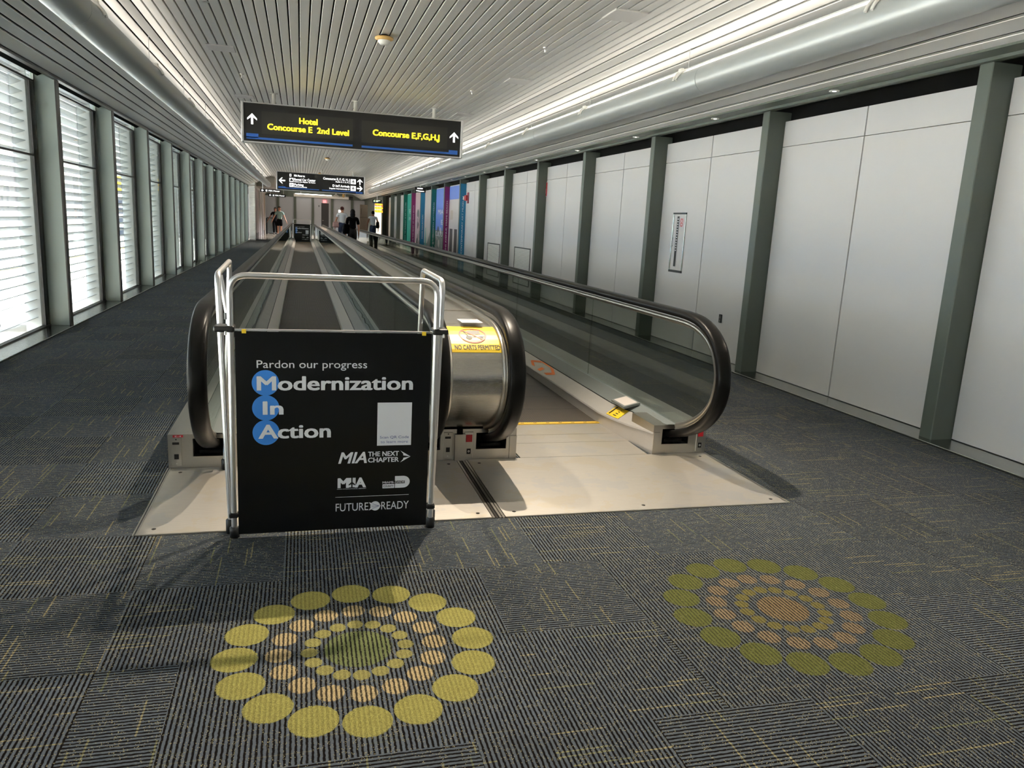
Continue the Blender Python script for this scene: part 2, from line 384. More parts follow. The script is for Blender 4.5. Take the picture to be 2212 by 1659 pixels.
    def ball(s, c, r, k, n=12, m=8):
        rx, ry, rz = r if isinstance(r, (tuple, list)) else (r, r, r); vs = []
        for i in range(m + 1):
            t = PI * i / m
            for j in range(n): a = 2 * PI * j / n; vs.append((c[0] + rx * math.sin(t) * math.cos(a), c[1] + ry * math.sin(t) * math.sin(a), c[2] + rz * math.cos(t)))
        return s.add(vs, [(i * n + j, i * n + (j + 1) % n, (i + 1) * n + (j + 1) % n, (i + 1) * n + j) for i in range(m) for j in range(n)], k, True)
    def build(s, name, parent=None, loc=(0, 0, 0), recalc=True):
        o = bpy.data.objects.new(name, build_mesh(name, s.v, s.f, s.mi, s.sm, s.mats, loc, recalc)); COL.objects.link(o)
        if parent is not None:
            o.parent = parent; pl = parent.matrix_world.translation
            o.location = [loc[i] * K - PW[parent.name][i] * K for i in range(3)]
        else: o.location = [c * K for c in loc]
        PW[o.name] = tuple(loc)
        return o
PW = {}     # where each object's origin stands, in u
def empty(name, loc):
    o = bpy.data.objects.new(name, None); COL.objects.link(o); o.location = [c * K for c in loc]; PW[o.name] = tuple(loc); o.empty_display_size = 0.1
    return o
def tag(o, label, cat, group=None, kind=None):
    o['label'] = label; o['category'] = cat
    if group: o['group'] = group
    if kind: o['kind'] = kind
    return o
def thing(name, loc, label, cat, group=None): return tag(empty(name, loc), label, cat, group)
def struct(mb, name, loc=(0, 0, 0)): o = mb.build(name, None, loc); o['kind'] = 'structure'; return o
def copy_tree(o, parent=None):
    c = o.copy(); COL.objects.link(c); PW[c.name] = PW[o.name]
    if parent is not None: c.parent = parent
    for ch in [x for x in COL.objects if x.parent == o]: copy_tree(ch, c)
    return c
def put(o, loc): o.location = [c * K for c in loc]; PW[o.name] = tuple(loc)

# flat lettering and marks on a surface ------------------------------------------------
_tc = {}
def glyphs(txt, bold):
    key = (txt, bold)
    if key not in _tc:
        cu = bpy.data.curves.new('lettering', 'FONT'); cu.body = txt; cu.offset = bold; cu.resolution_u = 3; cu.fill_mode = 'FRONT'
        ob = bpy.data.objects.new('lettering', cu); COL.objects.link(ob)
        dg = bpy.context.evaluated_depsgraph_get(); ev = ob.evaluated_get(dg); me = ev.to_mesh()
        v = [(p.co.x, p.co.y) for p in me.vertices]; f = [tuple(p.vertices) for p in me.polygons]
        ev.to_mesh_clear(); bpy.data.objects.remove(ob); bpy.data.curves.remove(cu)
        _tc[key] = (v, f)
    return _tc[key]
CAPH = max(p[1] for p in glyphs('H', 0.0)[0])
class Art:
    def __init__(s, mb, fn, eps=0.0015): s.mb, s.fn, s.eps = mb, fn, eps
    def poly(s, pts, k, L=1): s.mb.add([s.fn(a, b, L * s.eps) for a, b in pts], [tuple(range(len(pts)))], k)
    def rect(s, a0, b0, a1, b1, k, L=1): s.poly([(a0, b0), (a1, b0), (a1, b1), (a0, b1)], k, L)
    def grid(s, a0, b0, a1, b1, k, L=1, n=8):
        for i in range(n): c, d = b0 + (b1 - b0) * i / n, b0 + (b1 - b0) * (i + 1) / n; s.rect(a0, c, a1, d, k, L)
    def disc(s, a, b, r, k, L=1, n=28, ry=None): s.poly([(a + r * math.cos(2 * PI * i / n), b + (ry or r) * math.sin(2 * PI * i / n)) for i in range(n)], k, L)
    def ring(s, a, b, r0, r1, k, L=1, n=36):
        for i in range(n):
            t, u = 2 * PI * i / n, 2 * PI * (i + 1) / n
            s.poly([(a + r0 * math.cos(t), b + r0 * math.sin(t)), (a + r1 * math.cos(t), b + r1 * math.sin(t)), (a + r1 * math.cos(u), b + r1 * math.sin(u)), (a + r0 * math.cos(u), b + r0 * math.sin(u))], k, L)
    def line(s, a0, b0, a1, b1, w, k, L=1):
        dx, dy = a1 - a0, b1 - b0; l = math.hypot(dx, dy); nx, ny = -dy / l * w / 2, dx / l * w / 2
        s.poly([(a0 + nx, b0 + ny), (a0 - nx, b0 - ny), (a1 - nx, b1 - ny), (a1 + nx, b1 + ny)], k, L)
    def text(s, txt, a0, a1, b0, h, k, L=2, bold=0.012, shear=0.0):
        v, f = glyphs(txt, 0.0); q = bold; x0, x1 = min(p[0] for p in v) - q, max(p[0] for p in v) + q; sx, sy_ = (a1 - a0) / (x1 - x0), h / (CAPH + q)
        for i, (dx, dy) in enumerate([(0, 0)] if q == 0 else [(-q, 0), (q, 0), (-q * .7, q), (q * .7, q), (0, q * .5)]):
            s.mb.add([s.fn(a0 + (p[0] + dx - x0) * sx + shear * p[1] * sy_, b0 + (p[1] + dy) * sy_, L * s.eps * (1 + .02 * i)) for p in v], f, k)
    def arrow(s, a, b, h, ang, k, L=2, w=None):
        w = w or h * 0.8; t = h * 0.2; c, d = math.cos(ang), math.sin(ang)
        R = lambda p: (a + p[0] * c - p[1] * d, b + p[0] * d + p[1] * c)
        s.poly([R(p) for p in ((-t / 2, -h / 2), (t / 2, -h / 2), (t / 2, h * 0.2), (-t / 2, h * 0.2))], k, L)
        s.poly([R(p) for p in ((0, h / 2), (-w / 2, 0.05 * h), (-w / 2, -0.12 * h), (0, h * 0.22))], k, L)
        s.poly([R(p) for p in ((0, h / 2), (0, h * 0.22), (w / 2, -0.12 * h), (w / 2, 0.05 * h))], k, L)
def front(y): return lambda a, b, e: (a, y - e, b)                    # faces the camera end (-Y)
def wallface(x): return lambda a, b, e: (x - e, a, b)                 # faces -X, a = Y
def top(z): return lambda a, b, e: (a, b, z + e)
def upright(y): return lambda a, b, e: (-b, y - e, a)                 # faces -Y, reads bottom to top

# ------------------------------------------------------------------ the corridor
Y0, YE = -9.0, 61.0
struct(MB().box(-2.62, 4.56, Y0, 45.0, -0.12, 0.0, 'carpet'), 'floor')
struct(MB().box(-9.0, 6.0, 45.0, YE + 0.3, -0.12, 0.0, 'floor_tile'), 'floor')
# ceiling: flat run of slats, sloping wings on both sides, dark void above
ce = MB(); ZC = 3.35
def slat(p, q, gap):
    (x0, z0), (x1, z1) = p, q; L = math.hypot(x1 - x0, z1 - z0); ux, uz = (x1 - x0) / L, (z1 - z0) / L; nx, nz = -uz, ux
    if nz < 0: nx, nz = -nx, -nz
    a = (x0 + ux * gap, z0 + uz * gap); b = (x1, z1); d = 0.022
    pr = [(a[0] + nx * d, a[1] + nz * d), (a[0] + nx * 0.003, a[1] + nz * 0.003), (a[0] + ux * 0.003, a[1] + uz * 0.003), (b[0] - ux * 0.003, b[1] - uz * 0.003), (b[0] + nx * 0.003, b[1] + nz * 0.003), (b[0] + nx * d, b[1] + nz * d)]
    v = [(x, Y0, z) for x, z in pr] + [(x, YE, z) for x, z in pr]
    ce.add(v, [(i, i + 1, 7 + i, 6 + i) for i in range(5)], 'slat')
XL, XR, PT = -1.56, 3.37, 0.1027
for i in range(48): slat((XL + i * PT, ZC), (XL + (i + 1) * PT, ZC), 0.016)
c28, s28 = math.cos(math.radians(28)), math.sin(math.radians(28))
sr_ = [0, .1, .2, .3, .4, .5, .6, .73, .863, .996, 1.129, 1.224]
for a, b in zip(sr_, sr_[1:]): slat((XR + a * c28, ZC - a * s28), (XR + b * c28, ZC - b * s28), 0.016 if a < .55 else 0.024)
sl_ = [0, .1, .2, .3, .4, .5, .6, .70, .808, .92, 1.035, 1.19]
for a, b in zip(sl_, sl_[1:]): slat((XL - b * c28, ZC - b * s28), (XL - a * c28, ZC - a * s28), 0.016 if a < .55 else 0.022)
for pr in ([(XL - 1.25, ZC - .55), (XL, ZC + .11), (XR, ZC + .11), (XR + 1.25, ZC - .52)],):
    v = [(x, Y0, z) for x, z in pr] + [(x, YE, z) for x, z in pr]; ce.add(v, [(i, i + 1, 5 + i, 4 + i) for i in range(3)], 'dark')
struct(ce, 'ceiling')
struct(MB().box(-3.6, 5.6, Y0 - .2, YE + .4, 3.75, 3.95, 'dark'), 'roof')  # unseen slab, added to keep the sun from entering through the ceiling
# right wall: panels in bays between columns
RC = [4.605 + 2.69 * k for k in range(-5, 15)]
wr = MB(); wr.box(4.90, 5.05, Y0, 47.2, 0.0, 3.75, 'dark')
vents = {5: 1, 6: 1}
for i in range(len(RC)):
    k = i - 5
    y0 = RC[i] + 0.30; y1 = RC[i] + 2.69 - 0.010
    ym = RC[i] + 1.455
    for a, b in ((y0, ym - 0.008), (ym + 0.008, y1)):
        wr.box(4.83, 4.87, a, b, 0.024, 2.394, 'white_panel'); wr.box(4.83, 4.87, a, b, 2.400, 2.65, 'white_panel')
struct(wr, 'wall_right')
for y in RC:
    c = MB(); c.rbox(4.64, 4.90, y, y + 0.12, 0.0, 2.745, 'col_dark', 0.006, 1); c.box(4.84, 4.90, y + .02, y + .29, 0.0, 2.745, 'dark'); struct(c, 'column')
t = MB(); t.box(4.44, 4.63, Y0, 47.2, 2.765, 2.83, 'col_dark'); t.box(4.60, 4.66, Y0, 47.2, 2.742, 2.80, 'col_dark'); t.box(4.66, 4.90, Y0, 47.2, 2.80, 2.85, 'col_dark'); struct(t, 'trim_1')
struct(MB().rbox(4.555, 4.90, Y0, 47.2, -0.01, 0.018, 'ledge', 0.004, 1), 'baseboard_right')
# left wall: deep fins, windows with louvres outside
LC = [10.07 + 2.715 * k for k in range(-7, 13)]
for y in LC:
    c = MB(); c.rbox(-2.885, -2.636, y, y + 0.11, 0.018, 2.83, 'col_light', 0.006, 1); c.box(-2.646, -2.632, y - .002, y + .112, 0.02, 2.82, 'bronze'); struct(c, 'column')
struct(MB().rbox(-2.93, -2.605, Y0, 42.9, -0.01, 0.02, 'ledge', 0.004, 1), 'baseboard_left')
t = MB(); t.box(-2.66, -2.60, Y0, 42.9, 2.775, 2.81, 'bronze'); t.box(-2.92, -2.66, Y0, 42.9, 2.90, 2.95, 'col_light'); t.box(-2.98, -2.9, Y0, 42.9, 2.93, 3.75, 'dark'); struct(t, 'trim_2')
nw = 0
for y in LC[:-1]:
    a, b = y + 0.11, y + 2.715
    nw += 1
    w = empty('window_%d' % nw, (-2.88, (a + b) / 2, 0.02)); w['kind'] = 'structure'
    f = MB()
    for (u0, u1) in ((b - 0.13, b - 0.02), (a + 0.0, a + 0.05)): f.box(-2.90, -2.858, u0, u1, 0.02, 2.75, 'black')
    f.box(-2.86, -2.845, b - 0.02, b, 0.02, 2.93, 'ledge'); f.box(-2.90, -2.85, a, b, 2.73, 2.752, 'bronze'); f.box(-2.90, -2.84, a, b, 0.02, 0.035, 'bronze')
    f.box(-2.895, -2.86, a, b, 1.93, 1.952, 'bronze'); f.box(-2.90, -2.86, a + .34, a + .37, .03, 2.93, 'bronze'); f.box(-2.905, -2.885, a, a + .34, .03, 2.93, 'col_light')
    f.build('window_frame', w, (-2.88, (a + b) / 2, 0.02))
    p = MB(); p.box(-2.874, -2.868, a, b, 0.035, 2.93, 'glass_win'); p.build('pane', w, (-2.88, (a + b) / 2, 0.02))
    lv = MB()
    for i in range(28):
        z = 0.07 + i * 0.1047
        lv.add([(-2.97, a + .02, z + .046), (-2.97, b + .02, z + .046), (-3.085, b + .02, z), (-3.085, a + .02, z), (-2.97, a + .02, z + .040), (-2.97, b + .02, z + .040), (-3.085, b + .02, z - .006), (-3.085, a + .02, z - .006)],
               [(0, 1, 2, 3), (4, 7, 6, 5), (0, 4, 5, 1), (2, 6, 7, 3), (1, 5, 6, 2), (0, 3, 7, 4)], 'louver')
    lv.box(-3.10, -2.93, b - .0, b + .03, -0.1, 3.2, 'louver')
    lv.build('louvre', w, (-2.88, (a + b) / 2, 0.02))
# closing walls
struct(MB().box(-3.6, 5.2, Y0 - .2, Y0, 0, 3.75, 'white_panel'), 'wall_front')  # unseen end wall, added to stop light leaking in behind the camera
wl = MB()
for i, (y0, y1, k) in enumerate([(43.4, 46.2, 'rose'), (46.2, 46.8, 'rose_dk'), (46.8, 48.6, 'rose'), (48.6, 49.0, 'white_panel'), (49.0, 51.0, 'rose_dk'), (51.0, 51.5, 'white_panel'), (51.5, 53.5, 'rose_dk'), (53.5, 54.0, 'white_panel'), (54.0, 56.0, 'rose')]):
    wl.box(-2.6, -2.42 + 0.04 * (k == 'white_panel'), y0, y1, 0.0 if k != 'rose' else .3, 3.0, k)
    if k == 'rose': wl.box(-2.6, -2.40, y0, y1, 0, .3, 'rose_dk')
wl.box(-2.75, -2.36, 56.0, 56.5, 0, 2.75, 'sand_print'); struct(wl, 'wall_left')
wb_ = MB()
wb_.box(-9.0, 6.0, YE, YE + .3, 0.0, 3.75, 'grey_wall')
for x in (-4.1, -2.9, -1.632, -0.421, 0.87, 2.275, 3.757): wb_.rbox(x - .09, x + .09, YE - .12, YE, 0.0, 2.72, 'col_dark', .005, 1)
wb_.box(-9.0, 6.0, YE - .2, YE, 2.72, 3.4, 'col_dark')
struct(wb_, 'wall_back')
struct(MB().box(4.70, 5.0, 47.2, YE, 0, 3.75, 'col_dark'), 'wall_right')
struct(MB().box(-9.2, -9.0, 45.0, YE, 0, 3.75, 'grey_wall').box(-9.0, -2.9, 44.8, 45.0, 0, 3.75, 'grey_wall').box(-9.0, -2.6, 45, YE, 3.3, 3.4, 'white_panel'), 'wall_far')
# fluted corner post and bulkhead at the end of the windows
fp = MB(); fp.box(-2.60, -2.30, 42.86, 43.3, 0, 2.80, 'white')
for i in range(32): fp.rbox(-2.605, -2.285, 42.80, 43.3, 0.03 + i * .0865, 0.03 + i * .0865 + .052, 'white', .01, 1)
struct(fp, 'column')
bh = MB(); bh.prism_x([(42.7, 2.82), (42.7, 3.34), (53, 3.34), (53, 2.72), (48.0, 2.72)], -2.6, -2.27, 'white'); bh.prism_x([(44.0, 2.80), (44.0, 3.34), (52, 3.34), (52, 2.70)], -2.27, -1.35, 'sand_print'); struct(bh, 'trim_3')

# ------------------------------------------------------------------ tubes under the ceiling, with added uplight strips
def ceiling_tube(x, z, label, hang_sign):
    t = thing('ceiling_tube', (x, 17.0, z), label, 'light tube', 'suspended light tubes along the ceiling')
    b = MB()
    ys = [Y0 + .2 + 5.2 * i for i in range(11)]; ys[-1] = 43.2
    for a, c in zip(ys, ys[1:]): b.tube([(x, a + .003, z), (x, c - .003, z)], 0.128, 'tube', 28)
    b.tube([(x, ys[0], z), (x, ys[-1], z)], 0.124, 'bronze', 20); b.build('shell', t)
    s = MB(); s.box(x - .035, x + .035, Y0 + .4, 43.0, z + .126, z + .140, 'strip'); s.build('glow_strip', t)  # uplight strip added out of view to brighten the slats
    s = MB(); xo = x - hang_sign * .05; s.box(min(xo, xo - hang_sign * .006), max(xo, xo - hang_sign * .006), Y0 + .4, 43.0, z + .11, z + .19, 'tube'); s.build('added_shield', t)  # unseen fin added to shield the sloping slats from the strip
    for y in [7.2 + 2.69 * i for i in range(-3, 14)]:
        h = MB()
        arc = [(x + hang_sign * .142 * math.sin(a), y, z + .142 * math.cos(a)) for a in [PI * .5 * i / 8 - .25 for i in range(9)]]
        for dy in (-.03, .03): h.tube([(p[0], p[1] + dy, p[2]) for p in arc], 0.012, 'white', 8)
        h.box(x + hang_sign * .075 - .012, x + hang_sign * .075 + .012, y - .035, y + .035, z + .118, z + .15, 'white')
        h.tube([(x, y, z + .14), (x, y, ZC - .02 if abs(x - .9) < 2.4 else z + .45)], 0.0035, 'chrome', 6)
        h.build('hanger', t)
    return t
ceiling_tube(3.63, 2.875, 'silver suspended tube running above the white wall panels', -1)
ceiling_tube(-1.63, 2.875, 'silver suspended tube running above the louvred windows', 1)

# ------------------------------------------------------------------ ceiling fittings
def detector(y, label):
    t = thing('smoke_detector', (.853, y, ZC), label, 'smoke detector', 'smoke detectors on the ceiling centre line')
    MB().lathe([(.035, ZC), (.06, ZC - .012), (.065, ZC - .022)], (.853, y, 0), 'black', 20).build('bracket', t)
    MB().lathe([(.085, ZC - .022), (.098, ZC - .030), (.098, ZC - .045), (.07, ZC - .058)], (.853, y, 0), 'cream', 24).build('base', t)
    MB().lathe([(.068, ZC - .056), (.064, ZC - .075), (.05, ZC - .09), (.045, ZC - .097), (.01, ZC - .10)], (.853, y, 0), 'white', 24).build('sensor_head', t)
detector(8.73, 'yellowed round smoke detector nearest ahead of the amber-lettered sign')
detector(27.1, 'yellowed smoke detector between the two long overhead signs')
detector(36.85, 'yellowed smoke detector just beyond the white-lettered overhead sign')
ords = ['first', 'second', 'third', 'fourth', 'fifth', 'sixth', 'seventh']
for n, (x, y) in enumerate([(2.806, 6.9), (2.806, 10.49), (2.806, 14.1), (2.806, 21.3), (-.915, 10.37), (-.915, 14.36), (-.915, 18.4)]):
    side = 'white wall panels' if x > 0 else 'louvred windows'
    o = MB().rbox(x - .155, x + .155, y - .17, y + .17, ZC - .012, ZC + .01, 'white_panel', .003, 1).build('ceiling_access_panel', None, (x, y, ZC))
    tag(o, 'pale metal ceiling access panel, %s along the row toward the %s' % (ords[n if x > 0 else n - 4], side), 'access panel', 'ceiling access panels')
def sprinkler(x, y, label):
    t = thing('sprinkler', (x, y, ZC), label, 'sprinkler', 'ceiling sprinklers')
    MB().lathe([(.03, ZC), (.03, ZC - .008), (.012, ZC - .012), (.012, ZC - .05)], (x, y, 0), 'chrome', 14).build('stem', t)
    MB().lathe([(.008, ZC - .05), (.034, ZC - .054), (.034, ZC - .058)], (x, y, 0), 'chrome', 14).build('deflector', t)
sprinkler(2.55, 8.45, 'small sprinkler hanging near the access panels over the white wall')
sprinkler(2.42, 11.6, 'small sprinkler level with the amber-lettered sign')
sprinkler(-.83, 8.0, 'chrome sprinkler below the ceiling slats above the fins')
sprinkler(-.80, 12.1, 'small sprinkler beside the access panel over the windows')
# recessed spot above the walkway entrance (out of the frame, its light is in it) and its twins, plus a few lamps added for brightness
def downlight(x, y, label, watts, lens='lamp', aim=None, col=(1.0, 0.86, 0.68)):
    t = thing('downlight', (x, y, ZC), label, 'downlight', 'round ceiling downlights')
    MB().lathe([(.075, ZC - .004), (.095, ZC - .010), (.095, ZC), (.07, ZC + .03)], (x, y, 0), 'white', 24).build('trim_ring', t)
    MB().lathe([(.068, ZC - .002), (.02, ZC - .004)], (x, y, 0), lens, 20).build('lens', t)
    l = bpy.data.lights.new('downlight_lamp', 'SPOT'); l.energy = watts; l.spot_size = math.radians(125); l.spot_blend = 0.5; l.shadow_soft_size = 0.018; l.color = col
    lo = bpy.data.objects.new('downlight_lamp', l); COL.objects.link(lo); lo.parent = t; lo.location = (0, 0, -0.03 * K)
    if aim: l.spot_size = math.radians(92); l.spot_blend = 0.9; lo.rotation_euler = Vector((aim[0] - x, aim[1] - y, -ZC)).to_track_quat('-Z', 'Y').to_euler()
downlight(1.0, -1.6, 'added unseen downlight behind the viewpoint', 35)  # extra lamp, put in to light the banner from behind the camera
downlight(1.42, 5.35, 'round recessed downlight over the open walkway entrance', SPOT_W, aim=(1.25, 3.9))
downlight(.25, 5.35, 'round recessed downlight over the blocked walkway entrance', SPOT_W * .45, aim=(.35, 3.9))
downlight(.109, 37.5, 'glowing downlight over the arrow end of the white-lettered sign', 120)
downlight(1.0, 50.5, 'added round downlight over the open floor before the end wall', 700, col=(.95, .97, 1))  # extra lamp, put in to brighten the far end
downlight(1.0, 56.5, 'added round downlight nearest the end wall', 800, col=(.95, .97, 1))  # another added lamp, lifting the dark end wall
downlight(1.773, 37.7, 'glowing downlight over the aeroplane end of the white-lettered sign', 120)
for n, y in enumerate([-.9, 1.6, 4.0, 6.16, 8.22, 10.4, 12.8, 15.2, 17.55, 19.8, 22.2, 24.3, 26.8, 29.4, 32.0]):
    t = thing('soffit_lamp', (4.535, y, 2.765), 'small round lamp in the green beam over the white wall, number %d from the widest panel' % (n + 1), 'lamp', 'small lamps in the green beam')
    t['label'] = ['small beam lamp over the camera end of the corridor', 'small beam lamp second from the camera end', 'small beam lamp at the column nearest the camera', 'small beam lamp above the widest white panel', 'small beam lamp above the wall cabinet bay', 'small beam lamp past the cabinet bay', 'small beam lamp just before the red arrow sign bay', 'small beam lamp over the red arrow sign', 'small beam lamp over the taller-looking wall grille', 'small beam lamp over the farther wall grille', 'small beam lamp over the fire alarm', 'small beam lamp at the blue wrapped column', 'small beam lamp at the magenta wrapped column', 'small beam lamp at the green wrapped column', 'small beam lamp at the farther blue wrapped column'][n]
    MB().lathe([(.036, 2.758), (.045, 2.756), (.045, 2.766)], (4.535, y, 0), 'white', 16).build('trim_ring', t)
    MB().lathe([(.034, 2.760), (.008, 2.757)], (4.535, y, 0), 'lamp', 14).build('lens', t)
    l = bpy.data.lights.new('soffit_lamp_light', 'SPOT'); l.energy = 30; l.spot_size = math.radians(84); l.spot_blend = 1.0; l.shadow_soft_size = 0.03; l.color = (1.0, 0.84, 0.66)
    lo = bpy.data.objects.new('soffit_lamp_light', l); COL.objects.link(lo); lo.parent = t; lo.location = (0, 0, -0.02 * K); lo.rotation_euler = (0, math.radians(34), 0)

# ------------------------------------------------------------------ moving walkways
RAIL = [(4.75, .945), (4.63, .945), (4.54, .945), (4.46, .943), (4.39, .938), (4.33, .930), (4.26, .914), (4.205, .895), (4.155, .872), (4.115, .846), (4.075, .814), (4.045, .780), (4.020, .740), (4.000, .695), (3.985, .65), (3.980, .597),
        (3.983, .55), (3.992, .505), (4.006, .462), (4.03, .418), (4.064, .374), (4.10, .338), (4.145, .302), (4.19, .272), (4.24, .244), (4.30, .214), (4.37, .186), (4.45, .158), (4.56, .126)]
YM = 48.3
RPATH = [(YM - y, z) for y, z in RAIL[::-1]] + [(y, z) for y in (30, 18, 10, 7, 5.5) for z in (.945,)] + RAIL
def off(path, d):
    out = []
    for i in range(len(path)):
        a, b = path[max(i - 1, 0)], path[min(i + 1, len(path) - 1)]; dy, dz = b[0] - a[0], b[1] - a[1]; L = math.hypot(dy, dz)
        out.append((path[i][0] + dz / L * d, path[i][1] - dy / L * d))
    return out
PR = [(-.040, -.024), (-.046, -.014), (-.0465, 0), (-.044, .012), (-.034, .021), (-.018, .0245), (.018, .0245), (.034, .021), (.044, .012), (.0465, 0), (.046, -.014), (.040, -.024), (.026, -.020), (-.026, -.020)]
GP = [(-.034, -.034), (-.034, -.026), (-.028, -.020), (.028, -.020), (.034, -.026), (.034, -.034), (.029, -.040), (.033, -.048), (.033, -.056), (.024, -.072), (-.024, -.072), (-.033, -.056), (-.033, -.048), (-.029, -.040)]
def walkway(xc, outer, label, sign, hw=.638):
    """outer = -1 / +1: which side is the free outer side; the other side carries the shared middle deck"""
    w = thing('moving_walkway', (xc, 4.505, 0), label, 'moving walkway', 'pair of moving walkways')
    for sd in (-1, 1):
        xr = xc + sd * hw; dh = hw - .638
        MB().sweep(RPATH, PR, 'rubber', xr).build('handrail', w)
        MB().sweep(RPATH[1:-1], GP, 'steel', xr).build('guide_rail', w)
        gb = MB(); inn = off(RAIL, -.07); inn = [p for p in inn if p[1] > .2 and p[0] < 4.9]
        top_ = inn[0][1]; near = inn; far = [(YM - y, z) for y, z in inn[::-1]]
        seams = [6.19 + 2.41 * i for i in range(16)]
        gb.prism_x([(6.186, .205), (6.186, top_)] + near + [(near[-1][0] + .02, .205)], xr - .006, xr + .006, 'glass_rail')
        for a, b in zip(seams[:-1], seams[1:]): gb.prism_x([(a + .004, .205), (a + .004, top_), (b - .004, top_), (b - .004, .205)], xr - .006, xr + .006, 'glass_rail')
        gb.prism_x([(far[0][0] - .02, .205)] + far + [(seams[-1] + .004, top_), (seams[-1] + .004, .205)], xr - .006, xr + .006, 'glass_rail')
        gb.build('glass_balustrade', w)
        # inner deck: sloped cover, steel band and skirt, running up over the newel base
        secs = [(4.505, .475, .150, .561, .200, .612, .206), (4.62, .470, .140, .556, .192, .612, .208), (4.85, .445, .116, .538, .178, .612, .213), (5.10, .422, .098, .520, .165, .612, .215), (5.32, .412, .088, .510, .155, .612, .215)]
        secs = [(a[0], a[1] + dh, a[2], a[3] + dh, a[4], a[5] + dh, a[6]) for a in secs]
        secs += [(24, .410 + dh, .085, .510 + dh, .152, .612 + dh, .215)]; secs = secs + [(YM - a[0], *a[1:]) for a in secs[-2::-1]]
        d = MB(); v1, v2, v3 = [], [], []
        for (y, xs, zs, xm, zm, xg, zg) in secs:
            v1 += [(xc + sd * xs, y, 0.0), (xc + sd * xs, y, zs - .012)]; v2 += [(xc + sd * (xs - .006), y, zs - .010), (xc + sd * xs, y, zs), (xc + sd * xm, y, zm)]; v3 += [(xc + sd * (xm + .006), y, zm + .004), (xc + sd * xg, y, zg), (xc + sd * (xg + .03), y, zg)]
        n = len(secs)
        d.add(v1, [(2 * i, 2 * i + 1, 2 * i + 3, 2 * i + 2) for i in range(n - 1)], 'deck'); d.build('skirt', w)
        d = MB(); d.add(v2, [(3 * i + j, 3 * i + j + 1, 3 * i + j + 4, 3 * i + j + 3) for i in range(n - 1) for j in (0, 1)], 'deck'); d.build('deck_band', w)
        d = MB(); d.add(v3, [(3 * i + j, 3 * i + j + 1, 3 * i + j + 4, 3 * i + j + 3) for i in range(n - 1) for j in (0, 1)], 'film'); d.build('deck_cover', w)
        if sign < 0:      # torn edge of grey film climbing the glass
            fm = MB(); random.seed(3 + sd); y = 6.5; pts = []
            while y < 30:
                pts.append((y, .215 + random.uniform(.02, .075))); y += random.uniform(.1, .5)
                pts.append((y, .215 + random.uniform(.02, .075)))
            xx = xc + sd * (hw - .010)
            for a, b in zip(pts, pts[1:]): fm.add([(xx, a[0], .213), (xx, b[0] + .001, .213), (xx, b[0] + .001, b[1]), (xx, a[0], a[1])], [(0, 1, 2, 3)], 'film')
            fm.build('protective_film', w)
        # newel bases at both ends
        for far_ in (0, 1):
            fl = (lambda y: YM - y) if far_ else (lambda y: y)
            lim = (.868 if sd == outer else .823 if sign > 0 else .837) + dh
            xa, xb = sorted((xc + sd * (.475 + dh), xc + sd * lim)); ys = sorted((fl(4.505), fl(4.86)))
            b = MB(); zt = .20
            o0, o1 = xr - .098, xr + .098
            for bx in ((xa, o0, 0, zt), (o1, xb, 0, zt), (o0, o1, 0, .068), (o0, o1, .174, zt)): b.box(bx[0], bx[1], ys[0], ys[1], bx[2], bx[3], 'steel')
            nb = b.build('newel_base', w)
            e = MB(); yy = sorted((fl(4.56), fl(4.60))); e.box(o0, o1, yy[0], yy[1], .066, .176, 'dark')
            e.rbox(xr - .07, xr + .07, min(fl(4.53), fl(4.57)), max(fl(4.53), fl(4.57)), .072, .10, 'rubber', .01, 2); e.build('rail_inlet', nb)
            if not far_:
                cpx = xr + outer * sd * sd * .175 if sd == outer else xr - outer * .15
                cx = xr + (outer * .185 if sd == outer else -outer * .145)
                if xa < cx < xb:
                    cpn = MB(); cpn.rbox(cx - .028, cx + .028, 4.499, 4.507, .016, .182, 'steel', .002, 1); cp_ = cpn.build('control_plate', nb)
                    a = Art(MB(), front(4.499)); 
                    if sign > 0: a.rect(cx - .02, .118, cx + .02, .165, 'red'); a.rect(cx - .013, .04, cx + .013, .075, 'ink_black'); a.ring(cx, .058, .003, .007, 'white', 2)
                    else: a.rect(cx - .02, .142, cx + .016, .156, 'ink_black'); a.rect(cx - .012, .056, cx + .012, .086, 'ink_black'); a.disc(cx, .03, .004, 'white'); a.disc(cx, .172, .004, 'ink_black')
                    a.mb.build('switch', cp_, recalc=False)
                xx = xc + sd * (.475 + dh)
                br = MB(); br.box(min(xx, xx + sd * .045), max(xx, xx + sd * .045), 4.497, 4.506, 0.005, .152, 'steel'); br.build('corner_bracket', nb)
    # outer skirt of the free side
    xo = xc + outer * (.230 + hw); xi = xc + outer * (hw + .022)
    od = MB(); a, b = sorted((xi, xo)); od.box(a, b, 4.86, YM - 4.86, .185, .20, 'steel'); c0, c1 = sorted((xo - outer * .006, xo)); od.box(c0, c1, 4.86, YM - 4.86, 0, .185, 'steel'); od.build('outer_deck', w)
    bl = MB(); bl.box(xc - .412 - dh, xc + .412 + dh, 5.33, 42.97, 0.001, .004, 'belt'); bl.build('pallet_belt', w)
    for y in (5.30, 42.97):
        cb = MB(); cb.box(xc - .45 - dh, xc + .45 + dh, y, y + .045, 0.0, .010, 'comb')
        for i in range(9): cb.box(xc - .41 + i * .1, xc - .385 + i * .1, y + .018, y + .026, .010, .0112, 'bronze')
        cb.build('comb_plate', w)
    return w
wl_ = walkway(.116, -1, 'moving walkway blocked by the black banner, nearer the windows', -1, .614)
wr_ = walkway(1.790, 1, 'open moving walkway beside the white wall panels', 1)
